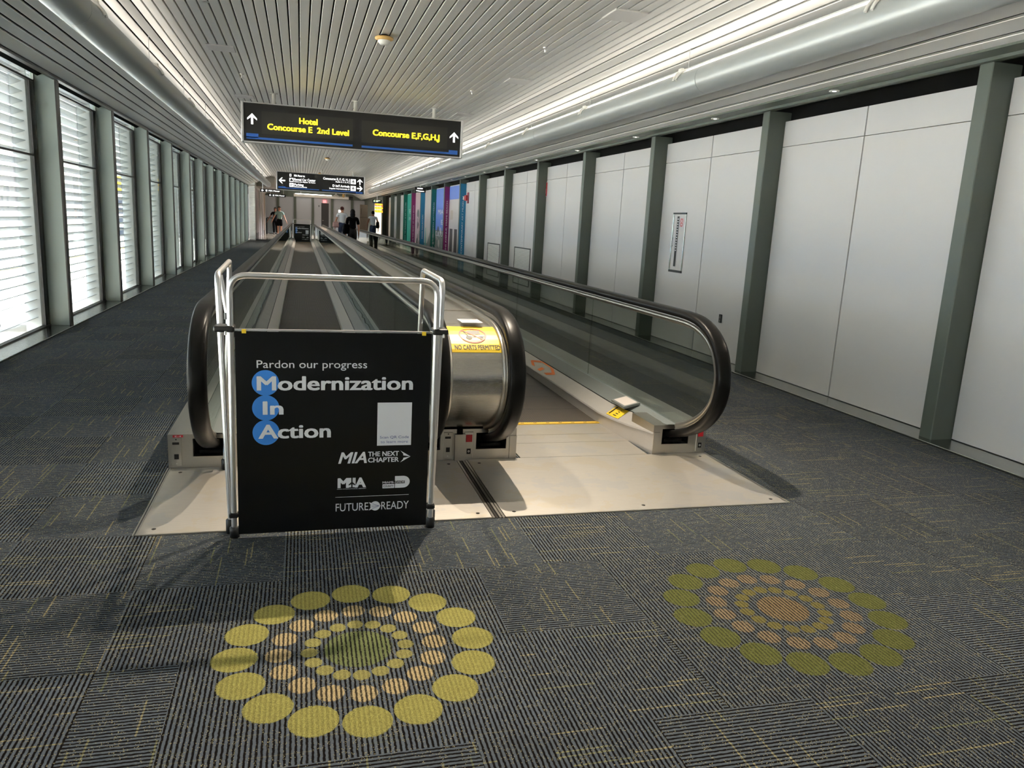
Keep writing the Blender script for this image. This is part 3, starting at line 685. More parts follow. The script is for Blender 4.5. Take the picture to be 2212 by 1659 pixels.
# shared middle deck with its rounded steel front
xa, xb = .782, 1.104
CP = off(RAIL, -.070); CP = [(y, min(z, .885)) for y, z in CP if z > .16]
CP = [(6.5, .885), (4.985, .885)] + [p for p in CP if p[0] < 4.5]
cd = MB(); cd.sweep([(43.2, .885), (20, .885), (8, .885)] + CP, [(xa - .943, 0), (xb - .943, 0)], 'steel_dir', .943, closed=False)
dk = cd.build('middle_deck', wr_)
for sx in (.755, 1.128): 
    si = MB(); si.prism_x([(43.2, .20), (43.2, .87), (5, .87)] + [p for p in off(CP[2:], -.015)] + [(4.5, .20)], sx - .008, sx + .008, 'inner'); si.build('inner_panel', wr_)
for sx in (.7865, 1.0995):
    ed = MB(); ed.sweep([(43.2, .885), (8, .885)] + CP, [(-.014, -.012), (-.014, .012), (-.006, .018), (.014, .016), (.014, -.012)], 'steel', sx); ed.build('deck_trim', wr_)
MB().box(.915, .982, 4.478, 4.50, 0.004, .172, 'steel').build('joint_cover', wr_)
MB().box(xa + .004, xb - .004, 4.96, 4.972, .885, .8875, 'steel').build('deck_joint', wr_)
# NO CARTS PERMITTED sticker following the curved steel
segs = []; acc = 0.0; path = [(4.45, .885)] + CP[2:]
for p, q in zip(path, path[1:]): L = math.hypot(q[0] - p[0], q[1] - p[1]); segs.append((acc, L, p, q)); acc += L
s_top = next(s for s, L, p, q in segs if q[0] < 4.325)
def on_curve(a, b, e):
    s = s_top + .262 - b
    for (s0, L, p, q) in segs:
        if s <= s0 + L or (s0, L, p, q) == segs[-1]:
            t = (s - s0) / L; dy, dz = (q[0] - p[0]) / L, (q[1] - p[1]) / L
            return (a, p[0] + dy * L * t + dz * (e + .0012), p[1] + dz * L * t - dy * (e + .0012))
st = Art(MB(), on_curve, .0006)
x0, x1 = .800, 1.090; xm = (x0 + x1) / 2
st.grid(x0, 0, x1, .262, 'yellow', 1, 26)
st.text('NO CARTS PERMITTED', x0 + .022, x1 - .008, .018, .033, 'ink_black', 3, .014)
st.ring(xm - .005, .145, .070, .079, 'ink_red', 5, 48)
for i in range(10): st.line(xm - .005 - .054 + .0108 * i, .145 + .049 - .0098 * i, xm - .005 - .054 + .0108 * (i + 1), .145 + .049 - .0098 * (i + 1), .009, 'ink_red', 5)
for i in range(4): st.rect(xm - .032, .150 + .012 * i, xm + .042, .162 + .012 * i, 'ink_grey', 3)
st.ring(xm + .003, .202, .008, .011, 'ink_grey', 3, 12)
for i in range(6): st.line(xm - .052 + .004 * i, .185 - .011 * i, xm - .048 + .004 * i, .174 - .011 * i, .006, 'ink_black', 3)
st.line(xm - .028, .122, xm + .062, .126, .006, 'ink_black', 3)
st.disc(xm - .030, .116, .018, 'ink_black', 4); st.disc(xm + .040, .112, .012, 'ink_black', 4)
sk = st.mb.build('warning_sticker', dk, recalc=False); sk['label'] = 'yellow NO CARTS PERMITTED sticker'
st = Art(MB(), top(.886)); st.rect(.90, 4.335, 1.025, 4.50, 'ink_white'); st.rect(.915, 4.455, 1.01, 4.468, 'ink_red', 2)
for i in range(3): st.rect(.92, 4.375 + .02 * i, 1.0, 4.379 + .02 * i, 'ink_grey', 2)
st.mb.build('paper_sticker', dk, recalc=False)
# stickers, paint marks and notice on the open walkway's deck
def deck_pt(xc, sd):
    S_ = [(4.505, .475, .150, .561, .200), (4.62, .470, .140, .556, .192), (4.85, .445, .116, .538, .178), (5.10, .422, .098, .520, .165), (5.32, .412, .088, .510, .155), (24, .410, .085, .510, .152)]
    def f(a, b, e):        # a along Y, b up the band 0..1
        for p, q in zip(S_, S_[1:]):
            if a <= q[0]: break
        t = (a - p[0]) / (q[0] - p[0]); xs, zs, xm_, zm = (p[i] + (q[i] - p[i]) * t for i in (1, 2, 3, 4))
        return (xc + sd * (xs + (xm_ - xs) * b), a, zs + (zm - zs) * b + .0025 + e)
    return f
for xc, w in ((1.790, wr_), (.140, wl_)):    # (.140: same rail line on the free side)
    sd = 1 if xc > 1 else -1
    a = Art(MB(), deck_pt(xc, sd), .0012)
    for i in range(4): a.rect(5.02 + .05 * i, .10, 5.07 + .05 * i, .95, 'yellow')
    a.rect(5.18, .2, 5.2, .9, 'ink_black', 2)
    for i in range(4): a.rect(5.08 + .005 * i, .22 + .17 * i, 5.13 - .008 * i, .28 + .17 * i, 'ink_black', 2)
    o = a.mb.build('caution_sticker', w, recalc=False); o['label'] = 'small yellow caution sticker on the steel band'
a = Art(MB(), deck_pt(1.790, 1), .0014)
for p, q in zip([(6.75, .15), (6.62, .55), (6.78, .9), (7.1, .92)], [(6.62, .55), (6.78, .9), (7.1, .92), (7.3, .5)]): a.line(p[0], p[1], q[0], q[1], .10, 'orange')
a.line(7.3, .5, 7.15, .2, .1, 'orange'); a.line(6.95, .12, 6.92, .5, .09, 'orange')
o = a.mb.build('paint_mark', wr_, recalc=False); o['label'] = 'orange spray paint mark'
nf = MB(); tl = lambda x, y, e: (x, y, .186 + (x - 2.27) * .24 + e)
nf.add([tl(x, y, e) for e in (.0, .016) for x, y in ((2.268, 5.02), (2.395, 5.02), (2.395, 5.26), (2.268, 5.26))], [(0, 1, 2, 3), (4, 5, 6, 7), (0, 1, 5, 4), (1, 2, 6, 5), (2, 3, 7, 6), (3, 0, 4, 7)], 'film')
Art(nf, lambda a_, b_, e: tl(a_, b_, .016 + e), .001).rect(2.282, 5.04, 2.382, 5.245, 'pale_print')
nf.build('notice_frame', wr_, recalc=False)
a = Art(MB(), lambda a_, b_, e: (a_, 4.505 - e, b_), .003); a.rect(-.715, .183, -.60, .199, 'steel'); a.rect(-.700, .184, -.645, .198, 'red', 2); a.text('E-4', -.688, -.655, .187, .008, 'ink_white', 3)
a.mb.build('number_tag', wl_, recalc=False)

# landing plates let into the carpet in front of the walkways
def plate(x0, x1, xc, label):
    p = thing('landing_plate', ((x0 + x1) / 2, 3.54, 0), label, 'landing plate', 'steel landing plates')
    b = MB(); b.box(x0, x1, 3.54, 4.50, -.002, .0035, 'plate'); b.build('front_plate', p)
    b = MB(); b.box(xc - .44, xc + .44, 4.504, 4.82, -.002, .0036, 'plate'); b.box(xc - .455, xc + .455, 4.824, 5.02, -.002, .0036, 'plate'); b.box(xc - .445, xc + .445, 5.024, 5.30, -.002, .0036, 'plate'); b.build('comb_cover', p)
    e = MB(); e.box(x0, x1, 3.530, 3.538, -.002, .005, 'steel')
    xo = x0 if xc < 1 else x1; sg = -1 if xc < 1 else 1
    for q in (0, .012): e.box(min(xo + sg * q, xo + sg * (q + .007)), max(xo + sg * q, xo + sg * (q + .007)), 3.53, 4.50, -.002, .005, 'steel')
    e.build('edge_strip', p)
    for (sx, sy_) in ((x0 + .06, 3.60), (x1 - .06, 3.60), (x0 + .06, 4.42), (x1 - .06, 4.42), (xc, 3.60)): MB().lathe([(.010, .0034), (.010, .0046), (.004, .0046)], (sx, sy_, 0), 'bronze', 12).build('screw', p)
plate(-.715, .928, .116, 'brushed steel landing plate partly hidden behind the black banner')
plate(1.000, 2.640, 1.790, 'brushed steel landing plate in front of the open walkway')
jt = MB()
for i in range(4): jt.box(.931 + i * .0175, .943 + i * .0175, 3.53, 4.49, -.002, .0045 if i % 2 == 0 else .003, 'bronze' if i in (1,) else 'steel')
jt.box(.928, 1.0, 3.53, 4.49, -.004, .001, 'dark')
tag(jt.build('plate_joint', None, (.964, 3.54, 0)), 'grooved metal joint strip between the two steel landing plates', 'joint strip')

# ------------------------------------------------------------------ barriers with banners
def bend(pts, r, n=6):
    out = [pts[0]]
    for a, b, c in zip(pts, pts[1:], pts[2:]):
        a, b, c = Vector(a), Vector(b), Vector(c); u = (a - b).normalized(); v = (c - b).normalized(); p, q = b + u * r, b + v * r
        for i in range(n + 1): t = i / n; out.append(tuple((1 - t) ** 2 * p + 2 * t * (1 - t) * b + t * t * q))
    out.append(pts[-1]); return out
def barrier(label):
    B = thing('banner_barrier', (.15, 3.47, 0), label, 'barrier', 'banner barriers across the walkway ends')
    y = 3.47; R = .0135
    MB().tube(bend([(-.294, y, .035), (-.294, y, 1.185), (.600, y, 1.185), (.600, y, .035)], .075), R, 'chrome', 14).build('front_frame', B)
    for x in (-.294, .600):
        f = MB(); f.lathe([(.016, .05), (.022, .045), (.022, .0), (.018, .0)], (x, y, 0), 'black', 16); f.build('rubber_foot', B)
        c = MB(); c.rbox(x - .022, x + .018, y - .02, y + .02, .095, .118, 'black', .005, 1); c.build('lower_clip', B)
    # folded side frames going back from the front posts
    for nm, top_n, top_r, bot_n, bot_r in (('L', (-.388, 3.95, 1.15), (-.455, 5.45, 1.16), (-.315, 3.53, .06), (-.42, 4.46, .06)), ('R', (.668, 3.66, 1.17), (.735, 4.66, 1.17), (.612, 3.53, .06), (.66, 4.46, .06))):
        if nm == 'L': top_n, top_r = (-.350, 3.56, 1.178), (-.372, 4.44, 1.185)
        else: top_n, top_r = (.634, 3.53, 1.182), (.650, 4.25, 1.185)
        MB().tube(bend([bot_n, top_n, top_r, bot_r], .06), R, 'chrome', 14).build('side_frame', B)
        for q in (bot_n, bot_r): MB().lathe([(.016, .065), (.022, .06), (.022, .0), (.018, .0)], (q[0], q[1], 0), 'black', 14).build('rubber_foot', B)
    MB().tube([(-.352, 3.70, 1.165), (-.325, 3.70, .99)], .011, 'chrome', 12).build('hinge_tube', B)
    MB().lathe([(.014, .965), (.014, .995)], (-.325, 3.70, 0), 'black', 12).build('tube_cap', B)
    for x0, x1 in ((-.362, -.276), (.582, .655)):
        c = MB(); c.rbox(x0, x1, y - .020, y + .06, .940, .968, 'black', .008, 2); c.build('clamp', B)
        c = MB(); c.tube([(x0 + .05, y - .02, .945), (x0 + .05, y - .026, .93)], .005, 'chrome', 8); c.build('clamp_screw', B)
    MB().box(-.276, .582, y - .012, y - .004, .948, .956, 'chrome').build('banner_rail', B)
    for x in (-.235, .545): MB().box(x - .012, x + .006, y - .020, y - .002, .938, .955, 'yellow').build('tie', B)
    b = MB(); n = 14
    pr = []
    for i in range(n + 1):
        z = .016 + (.945 - .016) * i / n; pr.append((z, y - .012 - .004 * math.sin(i * 1.9) * (1 if i in (1, 2, 12, 13) else .3)))
    v = [(x, yy, z) for z, yy in pr for x in (-.276, .578)]; b.add(v, [(2 * i, 2 * i + 1, 2 * i + 3, 2 * i + 2) for i in range(n)], 'banner', True)
    v = [(x, yy + .003, z) for z, yy in pr for x in (-.276, .578)]; b.add(v, [(2 * i, 2 * i + 1, 2 * i + 3, 2 * i + 2) for i in range(n)], 'banner', True)
    a = Art(b, front(y - .0165), .0008)
    for zc in (.719, .606, .493): a.disc(-.152, zc, .0575, 'ink_blue', 1, 40)
    a.text('Pardon our progress', -.188, .287, .786, .034, 'ink_white', 2, .004)
    a.text('Modernization', -.189, .497, .685, .064, 'ink_white', 2, .030)
    a.text('In', -.165, -.077, .575, .061, 'ink_white', 2, .030)
    a.text('Action', -.185, .129, .465, .064, 'ink_white', 2, .030)
    a.rect(.337, .420, .495, .625, 'ink_white', 1)
    a.text('Scan QR Code', .350, .484, .454, .012, 'ink_slate', 2, .0); a.text('to learn more', .354, .480, .432, .012, 'ink_slate', 2, .0)
    a.text('MIA', .162, .292, .338, .054, 'ink_white', 2, .028, .28)
    a.text('THE NEXT', .297, .440, .369, .023, 'ink_white', 2, .030); a.text('CHAPTER', .297, .440, .340, .023, 'ink_white', 2, .030)
    a.poly([(.446, .394), (.494, .364), (.460, .370), (.460, .378)], 'ink_white', 2); a.poly([(.446, .336), (.460, .352), (.460, .358), (.494, .364)], 'ink_white', 2)
    a.text('M', .160, .212, .220, .048, 'ink_white', 2, .05); a.text('A', .238, .290, .220, .048, 'ink_white', 2, .05); a.rect(.208, .222, .222, .268, 'ink_white', 2); a.rect(.228, .222, .242, .268, 'ink_white', 2)
    a.poly([(.2235, .262), (.2265, .262), (.2275, .248), (.240, .236), (.240, .231), (.2275, .237), (.2265, .228), (.2235, .228), (.2225, .237), (.210, .231), (.210, .236), (.2225, .248)], 'ink_black', 3)
    a.text('MIAMI INTERNATIONAL AIRPORT', .158, .291, .2125, .0042, 'ink_white', 2, .0)
    for t0, t1 in ((0, 1),):
        pts = [(.424, .2105), (.455, .2105)] + [(.464 + .030 * math.cos(t), .240 + .029 * math.sin(t)) for t in [-PI / 2 + PI * i / 12 for i in range(13)]] + [(.424, .269)]
        a.poly(pts, 'ink_white', 1)
    a.rect(.424, .232, .470, .246, 'banner', 2); a.text('MIAMI-', .366, .422, .235, .010, 'ink_white', 3, .02); a.text('DADE', .426, .468, .235, .010, 'ink_white', 3, .02)
    a.rect(.366, .2105, .421, .231, 'ink_white', 1); a.text('COUNTY', .370, .417, .216, .010, 'ink_black', 3, .02)
    a.rect(.150, .1745, .491, .1765, 'ink_white', 2)
    a.text('FUTURE', .152, .302, .106, .038, 'ink_white', 2, .002); a.text('READY', .362, .492, .106, .038, 'ink_white', 2, .002)
    a.disc(.334, .125, .023, 'ink_white', 1); a.poly([(.304, .145), (.362, .125), (.304, .104), (.316, .125)], 'ink_white', 2)
    for q in ((.320, .137, .352, .125), (.318, .125, .354, .125), (.320, .113, .352, .125)): a.line(*q, .0016, 'ink_slate', 3)
    b.build('banner', B, recalc=False)
    return B
b1 = barrier('black Modernization In Action banner barrier at the near walkway entrance')
b2 = copy_tree(b1); put(b2, (.06, 44.25, 0)); b2['label'] = 'small distant banner barrier standing at the far end of the walkway'

# ------------------------------------------------------------------ overhead signs
def sign_box(x0, x1, y, z0, z1, name, label, rods):
    s = thing(name, ((x0 + x1) / 2, y, z1), label, 'overhead sign', 'long overhead direction signs')
    MB().box(x0, x1, y, y + .22, z0, z1, 'sign_black').build('sign_body', s)
    f = MB()
    for a, b in ((x0 - .042, x0), (x1, x1 + .042)): f.rbox(a, b, y - .03, y + .25, z0 - .02, z1 + .02, 'chrome', .01, 2)
    f.box(x0, x1, y - .012, y + .232, z1, z1 + .016, 'chrome'); f.box(x0, x1, y - .012, y + .232, z0 - .02, z0, 'chrome'); f.build('sign_frame', s)
    for x in rods:
        r = MB(); r.tube([(x, y + .11, z1 + .01), (x, y + .11, ZC - .01)], .030, 'white', 14); r.lathe([(.06, ZC - .012), (.06, ZC), (.03, ZC)], (x, y + .11, 0), 'white', 16); r.build('hanging_rod', s)
    return s
s1 = sign_box(-.880, 2.660, 13.6, 2.572, 3.160, 'overhead_sign', 'long black sign with amber letters reading Hotel and Concourse E', (-.419, .883, 2.209))
b = MB(); a = Art(b, front(13.6), .003)
a.rect(-.608, 2.700, .840, 3.050, 'sign_grey'); a.rect(.982, 2.690, 2.434, 3.040, 'sign_grey')
b.build('led_screen', s1, recalc=False)
b = MB(); a = Art(b, front(13.6), .003)
a.text('Hotel', -.023, .270, 2.900, .094, 'led', 3, .035); a.text('Concourse E  2nd Level', -.520, .777, 2.772, .092, 'led', 3, .035); a.text('Concourse E,F,G,H,J', 1.166, 2.297, 2.815, .096, 'led', 3, .035)
b.build('led_lettering', s1, recalc=False)
b = MB(); a = Art(b, front(13.6), .003)
for x, z, h in ((-.753, 2.918, .17), (2.550, 2.89, .17)): a.arrow(x, z, h, 0, 'sign_lit', 2, .15)
b.build('arrow', s1, recalc=False)
b = MB(); a = Art(b, front(13.6), .003)
a.rect(-.845, 2.625, -.659, 2.693, 'sign_blue'); a.rect(-.659, 2.608, .837, 2.640, 'sign_blue'); a.rect(-.845, 2.608, -.659, 2.64, 'sign_blue', 1); a.rect(.985, 2.605, 2.62, 2.637, 'sign_blue'); a.rect(2.465, 2.605, 2.620, 2.675, 'sign_blue', 2)
b.build('blue_stripe', s1, recalc=False)
s2 = sign_box(-.940, 2.610, 34.4, 2.440, 3.152, 'overhead_sign', 'long black sign with white letters reading Rental Car Center and Parking', (-.45, .85, 2.15))
b = MB(); a = Art(b, front(34.4), .008)
a.text('MIA Mover to:', -.270, .171, 2.992, .085, 'sign_lit', 2, .02); a.text('Rental Car Center', -.261, .602, 2.835, .095, 'sign_lit', 2, .02); a.text('Centro de Alquiler de Autos', -.261, .590, 2.765, .050, 'sign_lit', 2, .01)
a.text('Parking', -.262, .112, 2.628, .088, 'sign_lit', 2, .02); a.text('Estacionamiento', -.262, .25, 2.560, .050, 'sign_lit', 2, .01)
a.text('Concourse E, F, G, H, J', .914, 2.010, 2.955, .092, 'sign_lit', 2, .02); a.text('Pasillo E, F, G, H, J', 1.430, 2.010, 2.865, .055, 'sign_lit', 2, .01)
a.text("D Int'l Arrivals", 1.305, 2.006, 2.680, .092, 'sign_lit', 2, .02); a.text('Llegadas Internacionales D', 1.166, 2.007, 2.582, .055, 'sign_lit', 2, .01)
b.build('lettering', s2, recalc=False)
b = MB(); a = Art(b, front(34.4), .008)
a.arrow(-.757, 2.805, .26, PI / 2, 'sign_lit', 2, .24); a.arrow(2.440, 2.948, .24, 0, 'sign_lit', 2, .22); a.arrow(2.436, 2.672, .24, -PI / 2, 'sign_lit', 2, .22)
b.build('arrow', s2, recalc=False)
b = MB(); a = Art(b, front(34.4), .008)
for x, z in ((2.053, 2.837), (2.053, 2.556)):
    a.rect(x, z, x + .215, z + .205, 'sign_lit', 1); cx, cz = x + .107, z + .1
    a.poly([(cx - .014, cz + .085), (cx + .014, cz + .085), (cx + .018, cz + .03), (cx + .085, cz - .02), (cx + .085, cz - .04), (cx + .016, cz - .01), (cx + .012, cz - .06), (cx + .035, cz - .08), (cx - .035, cz - .08), (cx - .012, cz - .06), (cx - .016, cz - .01), (cx - .085, cz - .04), (cx - .085, cz - .02), (cx - .018, cz + .03)], 'sign_black', 2)
a.rect(-.46, 2.77, -.29, 2.93, 'sign_lit', 1); a.rect(-.435, 2.80, -.315, 2.86, 'sign_black', 2); a.rect(-.41, 2.86, -.34, 2.9, 'sign_black', 2)
a.rect(-.46, 2.565, -.29, 2.725, 'sign_lit', 1); a.text('P', -.41, -.33, 2.59, .11, 'sign_black', 2, .02)
a.rect(-.45, 2.985, -.38, 3.09, 'sign_lit', 1); a.rect(-.435, 3.01, -.395, 3.07, 'sign_black', 2)
b.build('pictogram', s2, recalc=False)
b = MB(); a = Art(b, front(34.4), .008)
a.rect(-.906, 2.495, .750, 2.530, 'sign_blue'); a.rect(-.906, 2.53, -.62, 2.565, 'sign_blue'); a.rect(.87, 2.495, 2.56, 2.530, 'sign_blue'); a.rect(2.28, 2.46, 2.56, 2.495, 'sign_blue')
b.build('blue_stripe', s2, recalc=False)
for (x0, x1, y, z0, z1, lab) in ((-1.807, -.874, 38.0, 2.375, 2.525, 'small dark hanging sign reading MIA Mover beside the long white-lettered sign'), (-1.765, -.82, 46.3, 2.355, 2.505, 'farther small dark MIA Mover sign in front of the pale end wall')):
    s = thing('hanging_sign', ((x0 + x1) / 2, y, z1), lab, 'hanging sign', 'small hanging direction signs')
    MB().rbox(x0, x1, y, y + .08, z0, z1, 'maroon' if y > 40 and False else 'sign_black', .01, 1).build('sign_body', s)
    b = MB(); a = Art(b, front(y), .01); a.text('MIA Mover', x0 + .38, x1 - .06, z0 + .042, .068, 'sign_lit', 2, .015); a.arrow(x0 + .11, (z0 + z1) / 2, .11, PI / 2, 'sign_lit', 2, .1)
    a.rect(x0 + .25, z0 + .035, x0 + .32, z1 - .035, 'sign_lit', 1); a.rect(x0 + .265, z0 + .06, x0 + .305, z1 - .05, 'sign_black', 2)
    b.build('lettering', s, recalc=False)
    for x in (x0 + .12, x1 - .12): MB().tube([(x, y + .04, z1), (x, y + .04, ZC)], .012, 'chrome', 8).build('hanging_rod', s)

# ------------------------------------------------------------------ things on the white wall
XP = 4.83
c = thing('extinguisher_cabinet', (XP, 9.408, .95), 'white recessed wall cabinet with black striped vertical window and red letters', 'wall cabinet')
b = MB(); y0, y1, z0, z1 = 9.231, 9.594, .957, 1.738
b.box(XP - .012, XP, y0, y0 + .012, z0, z1, 'ledge'); b.box(XP - .012, XP, y1 - .025, y1, z0, z1, 'ledge'); b.box(XP - .014, XP, y0, y1, z1 - .022, z1, 'black'); b.box(XP - .014, XP, y0, y1, z0, z0 + .03, 'black'); b.build('cabinet_frame', c)
b = MB(); b.box(XP - .008, XP - .001, y0 + .012, y1 - .03, z0 + .03, z1 - .022, 'white_panel'); b.build('door', c)
b = MB(); a = Art(b, wallface(XP - .009), .0015); a.rect(9.473, 1.035, 9.413, 1.69, 'ink_black')
for i in range(13): a.rect(9.460, 1.24 + .034 * i, 9.426, 1.252 + .034 * i, 'ink_white', 2)
b.build('window_strip', c, recalc=False)
b = MB(); a = Art(b, wallface(XP - .009), .0015); a.rect(9.392, 1.55, 9.286, 1.668, 'pink_print'); Art(b, lambda p, q, e: (XP - .009 - e, 9.339 - q, 1.61 - p), .0015).text('CO', -.052, .052, -.032, .064, 'ink_red', 2, .03); b.build('letter_label', c, recalc=False)
b = MB(); b.tube([(XP - .01, 9.537, 1.405), (XP - .03, 9.537, 1.405), (XP - .03, 9.537, 1.30), (XP - .01, 9.537, 1.30)], .006, 'chrome', 8); b.build('handle', c)
o = thing('wall_socket', (XP, 8.136, .46), 'small black socket plate low on the white wall behind the rounded handrail', 'wall socket')
MB().rbox(XP - .012, XP, 8.105, 8.166, .45, .55, 'black', .004, 1).build('plate', o)
b = MB(); a = Art(b, wallface(XP - .012), .002); a.rect(8.146, .50, 8.126, .525, 'ink_grey'); a.rect(8.146, .46, 8.126, .485, 'ink_grey'); b.build('outlet', o, recalc=False)
for (y0, y1, lab) in ((16.251, 17.564, 'white floor-level air grille nearer the red arrow sign'), (18.977, 20.289, 'white floor-level air grille farther along the white wall')):
    v = thing('air_grille', (XP, (y0 + y1) / 2, .16), lab, 'air grille', 'air grilles in the white wall')
    f = MB(); z0, z1 = .14, .985
    for bx in ((y0, y1, z0, z0 + .02), (y0, y1, z1 - .02, z1), (y0, y0 + .02, z0, z1), (y1 - .035, y1, z0, z1)): f.box(XP - .012, XP + .01, bx[0], bx[1], bx[2], bx[3], 'bronze')
    f.box(XP - .003, XP - .001, y0 + .02, y1 - .03, z0 + .02, z1 - .02, 'grey_print'); f.build('grille_frame', v)
    s = MB()
    for i in range(26): z = z0 + .03 + i * .0305; s.add([(XP - .004, y0 + .02, z + .02), (XP - .004, y1 - .035, z + .02), (XP - .012, y1 - .035, z), (XP - .012, y0 + .02, z)], [(0, 1, 2, 3)], 'white')
    s.build('louvre', v)
s = thing('fire_alarm', (XP, 23.166, 2.1), 'red wall fire alarm with white strobe beside the blue wrapped column', 'fire alarm')
MB().rbox(XP - .02, XP, 22.994, 23.196, 2.04, 2.36, 'maroon', .006, 1).build('back_plate', s)
MB().rbox(XP - .07, XP - .02, 23.115, 23.378, 2.12, 2.28, 'red', .012, 2).build('horn', s)
MB().rbox(XP - .09, XP - .03, 23.358, 23.438, 2.15, 2.25, 'white', .012, 2).build('strobe', s)
b = MB(); b.box(XP - .006, XP, 15.282, 15.514, 2.07, 2.36, 'ink_white'); a = Art(b, wallface(XP - .006), .004); a.rect(15.504, 2.08, 15.292, 2.35, 'red'); a.ring(15.398, 2.29, .02, .035, 'ink_white', 2, 16); a.rect(15.444, 2.13, 15.353, 2.23, 'ink_white', 2); a.arrow(15.398, 2.18, .08, PI, 'red', 3, .06)
tag(b.build('wall_sign', None, (XP, 15.393, 2.07), recalc=False), 'small red and white arrow sign high on the white wall beside a column', 'wall sign')
# coloured wraps on the columns and photo murals between them
wraps = [(7, 'wrap_blue', "BEACH'S CONTEMPORARY ART MUSEUM", "bright blue column wrap lettered CONTEMPORARY ART MUSEUM", .05, 2.25), (8, 'wrap_mag', 'COLLINS AVENUE, MIAMI BEACH', 'magenta column wrap lettered COLLINS AVENUE', .2, 2.15),
         (9, 'wrap_green', 'ON US! @THEBASSMOA #ATTHEBASS', 'green column wrap lettered ATTHEBASS', .2, 2.15), (10, 'wrap_blue', 'MIAMI MOUNTAIN', 'farther blue column wrap lettered MOUNTAIN', .75, 1.7),
         (11, 'wrap_mag', 'LOCATED IN THE HEART OF MIAMI BEACH', 'farther magenta column wrap lettered HEART OF MIAMI BEACH', .1, 2.1), (12, 'wrap_green', 'WEDNESDAY TO SUNDAY 10 AM TO 5 PM', 'farthest green column wrap lettered SUNDAY', .1, 2.25)]
for k, mt, txt, lab, z0, z1 in wraps:
    y = RC[k + 5]
    b = MB(); b.box(4.655, 4.83, y - .006, y + .0, .02, 2.62, mt)
    a = Art(b, upright(y - .006), .004); a.text(txt, z0, z1, -4.765, .046, 'ink_white', 2, .006)
    tag(b.build('column_wrap', None, (4.73, y, .02), recalc=False), lab, 'column wrap', 'coloured column wraps')
def mural(k, mt, label, draw):
    y0, y1 = RC[k + 5] + .31, RC[k + 6] - .02
    b = MB(); b.box(XP - .010, XP - .001, y0, y1, .03, 2.62, mt)
    draw(Art(b, wallface(XP - .010), .004), y1, y0)           # a runs from the far edge y1 towards the near edge y0
    tag(b.build('photo_mural', None, (XP, (y0 + y1) / 2, .03), recalc=False), label, 'photo mural', 'photo murals between the wrapped columns')
random.seed(11)
def d_build(a, L, R):
    a.rect(L, 2.2, R, 2.62, 'sky_print'); a.rect(L, .03, R, .5, 'sand_print', 2)
    for i in range(3): a.rect(L - .3 - i * .7, 1.55, L - .75 - i * .7, 1.85, 'pale_print' if i % 2 else 'sand_print', 2)
    for i in range(3): a.rect(L - .25 - .8 * i, .35, L - .75 - .8 * i, 1.25, 'dark_print', 2)
    for i in range(14): x = L - random.uniform(.1, 2.2); a.rect(x, .05, x - .05, .3 + random.random() * .35, 'dark_print', 3)
def d_sky(a, L, R):
    a.rect(L, .03, R, 1.15, 'grey_print')
    for i in range(22): x = L - random.uniform(0, 2.3); a.disc(x, random.uniform(.3, 1.15), random.uniform(.05, .16), random.choice(['dark_print', 'pale_print', 'grey_print']), 2, 9)
    a.text('MIAMI', L - .55, R + .1, 1.72, .17, 'ink_white', 3, .0); a.text('BEACH', L - 1.2, R + .1, 1.36, .17, 'ink_white', 3, .0); a.text('CULTURE', L - .1, R + .2, .95, .16, 'ink_white', 3, .0); a.text('MUSEUM', L - .2, R + .3, .28, .16, 'ink_white', 3, .0)
def d_tower(a, L, R):
    a.poly([(L, 2.62), (R, 2.62), (R, 1.7), (L - .8, .6), (L, .6)], 'pale_print'); a.poly([(L - 1.2, .03), (R, .03), (R, 1.75), (L - 1.6, .8)], 'dark_print', 2); a.rect(L, .03, L - 1.2, .5, 'sand_print', 2); a.poly([(L - .3, .2), (L - .6, .2), (L - .5, 1.2), (L - .4, 1.2)], 'teal', 3)
def d_shapes(a, L, R):
    for i in range(16): x, z = L - random.uniform(.6, 1.9), random.uniform(.5, 1.9); a.disc(x, z, random.uniform(.05, .2), 'grey_print' if i % 2 else 'dark_print', 2, 7)
def d_teal(a, L, R): a.text('THE BASS', L - .6, R + .4, 1.75, .2, 'ink_white', 2, .0); a.text('ART MUSEUM', L - .6, R + .3, 1.45, .14, 'ink_white', 2, .0)
mural(7, 'pale_print', 'photo mural of a pale building front beside the bright blue wrap', d_build)
mural(8, 'sky_print', 'photo mural with white words on a deep blue sky', d_sky)
mural(9, 'grey_print', 'grey photo mural with a dark sloping shape between green and blue wraps', d_tower)
mural(10, 'pink_print', 'pale pink photo mural with scattered dark shapes', d_shapes)
mural(11, 'teal', 'plain teal mural with faint white words', d_teal)
s = thing('projecting_sign', (4.6, 30.2, 2.5), 'small black sign with white writing high above the coloured wraps', 'hanging sign')
MB().rbox(4.20, 4.62, 30.1, 30.16, 2.52, 2.72, 'sign_black', .006, 1).build('sign_body', s)
b = MB(); a = Art(b, front(30.1), .008); a.rect(4.29, 2.645, 4.50, 2.685, 'sign_lit', 2); a.poly([(4.25, 2.60), (4.25, 2.565), (4.40, 2.545), (4.56, 2.555), (4.56, 2.575), (4.40, 2.585)], 'sign_lit', 2); b.build('lettering', s, recalc=False)
MB().tube([(4.41, 30.13, 2.71), (4.41, 30.13, 2.80)], .012, 'chrome', 8).build('hanging_rod', s)

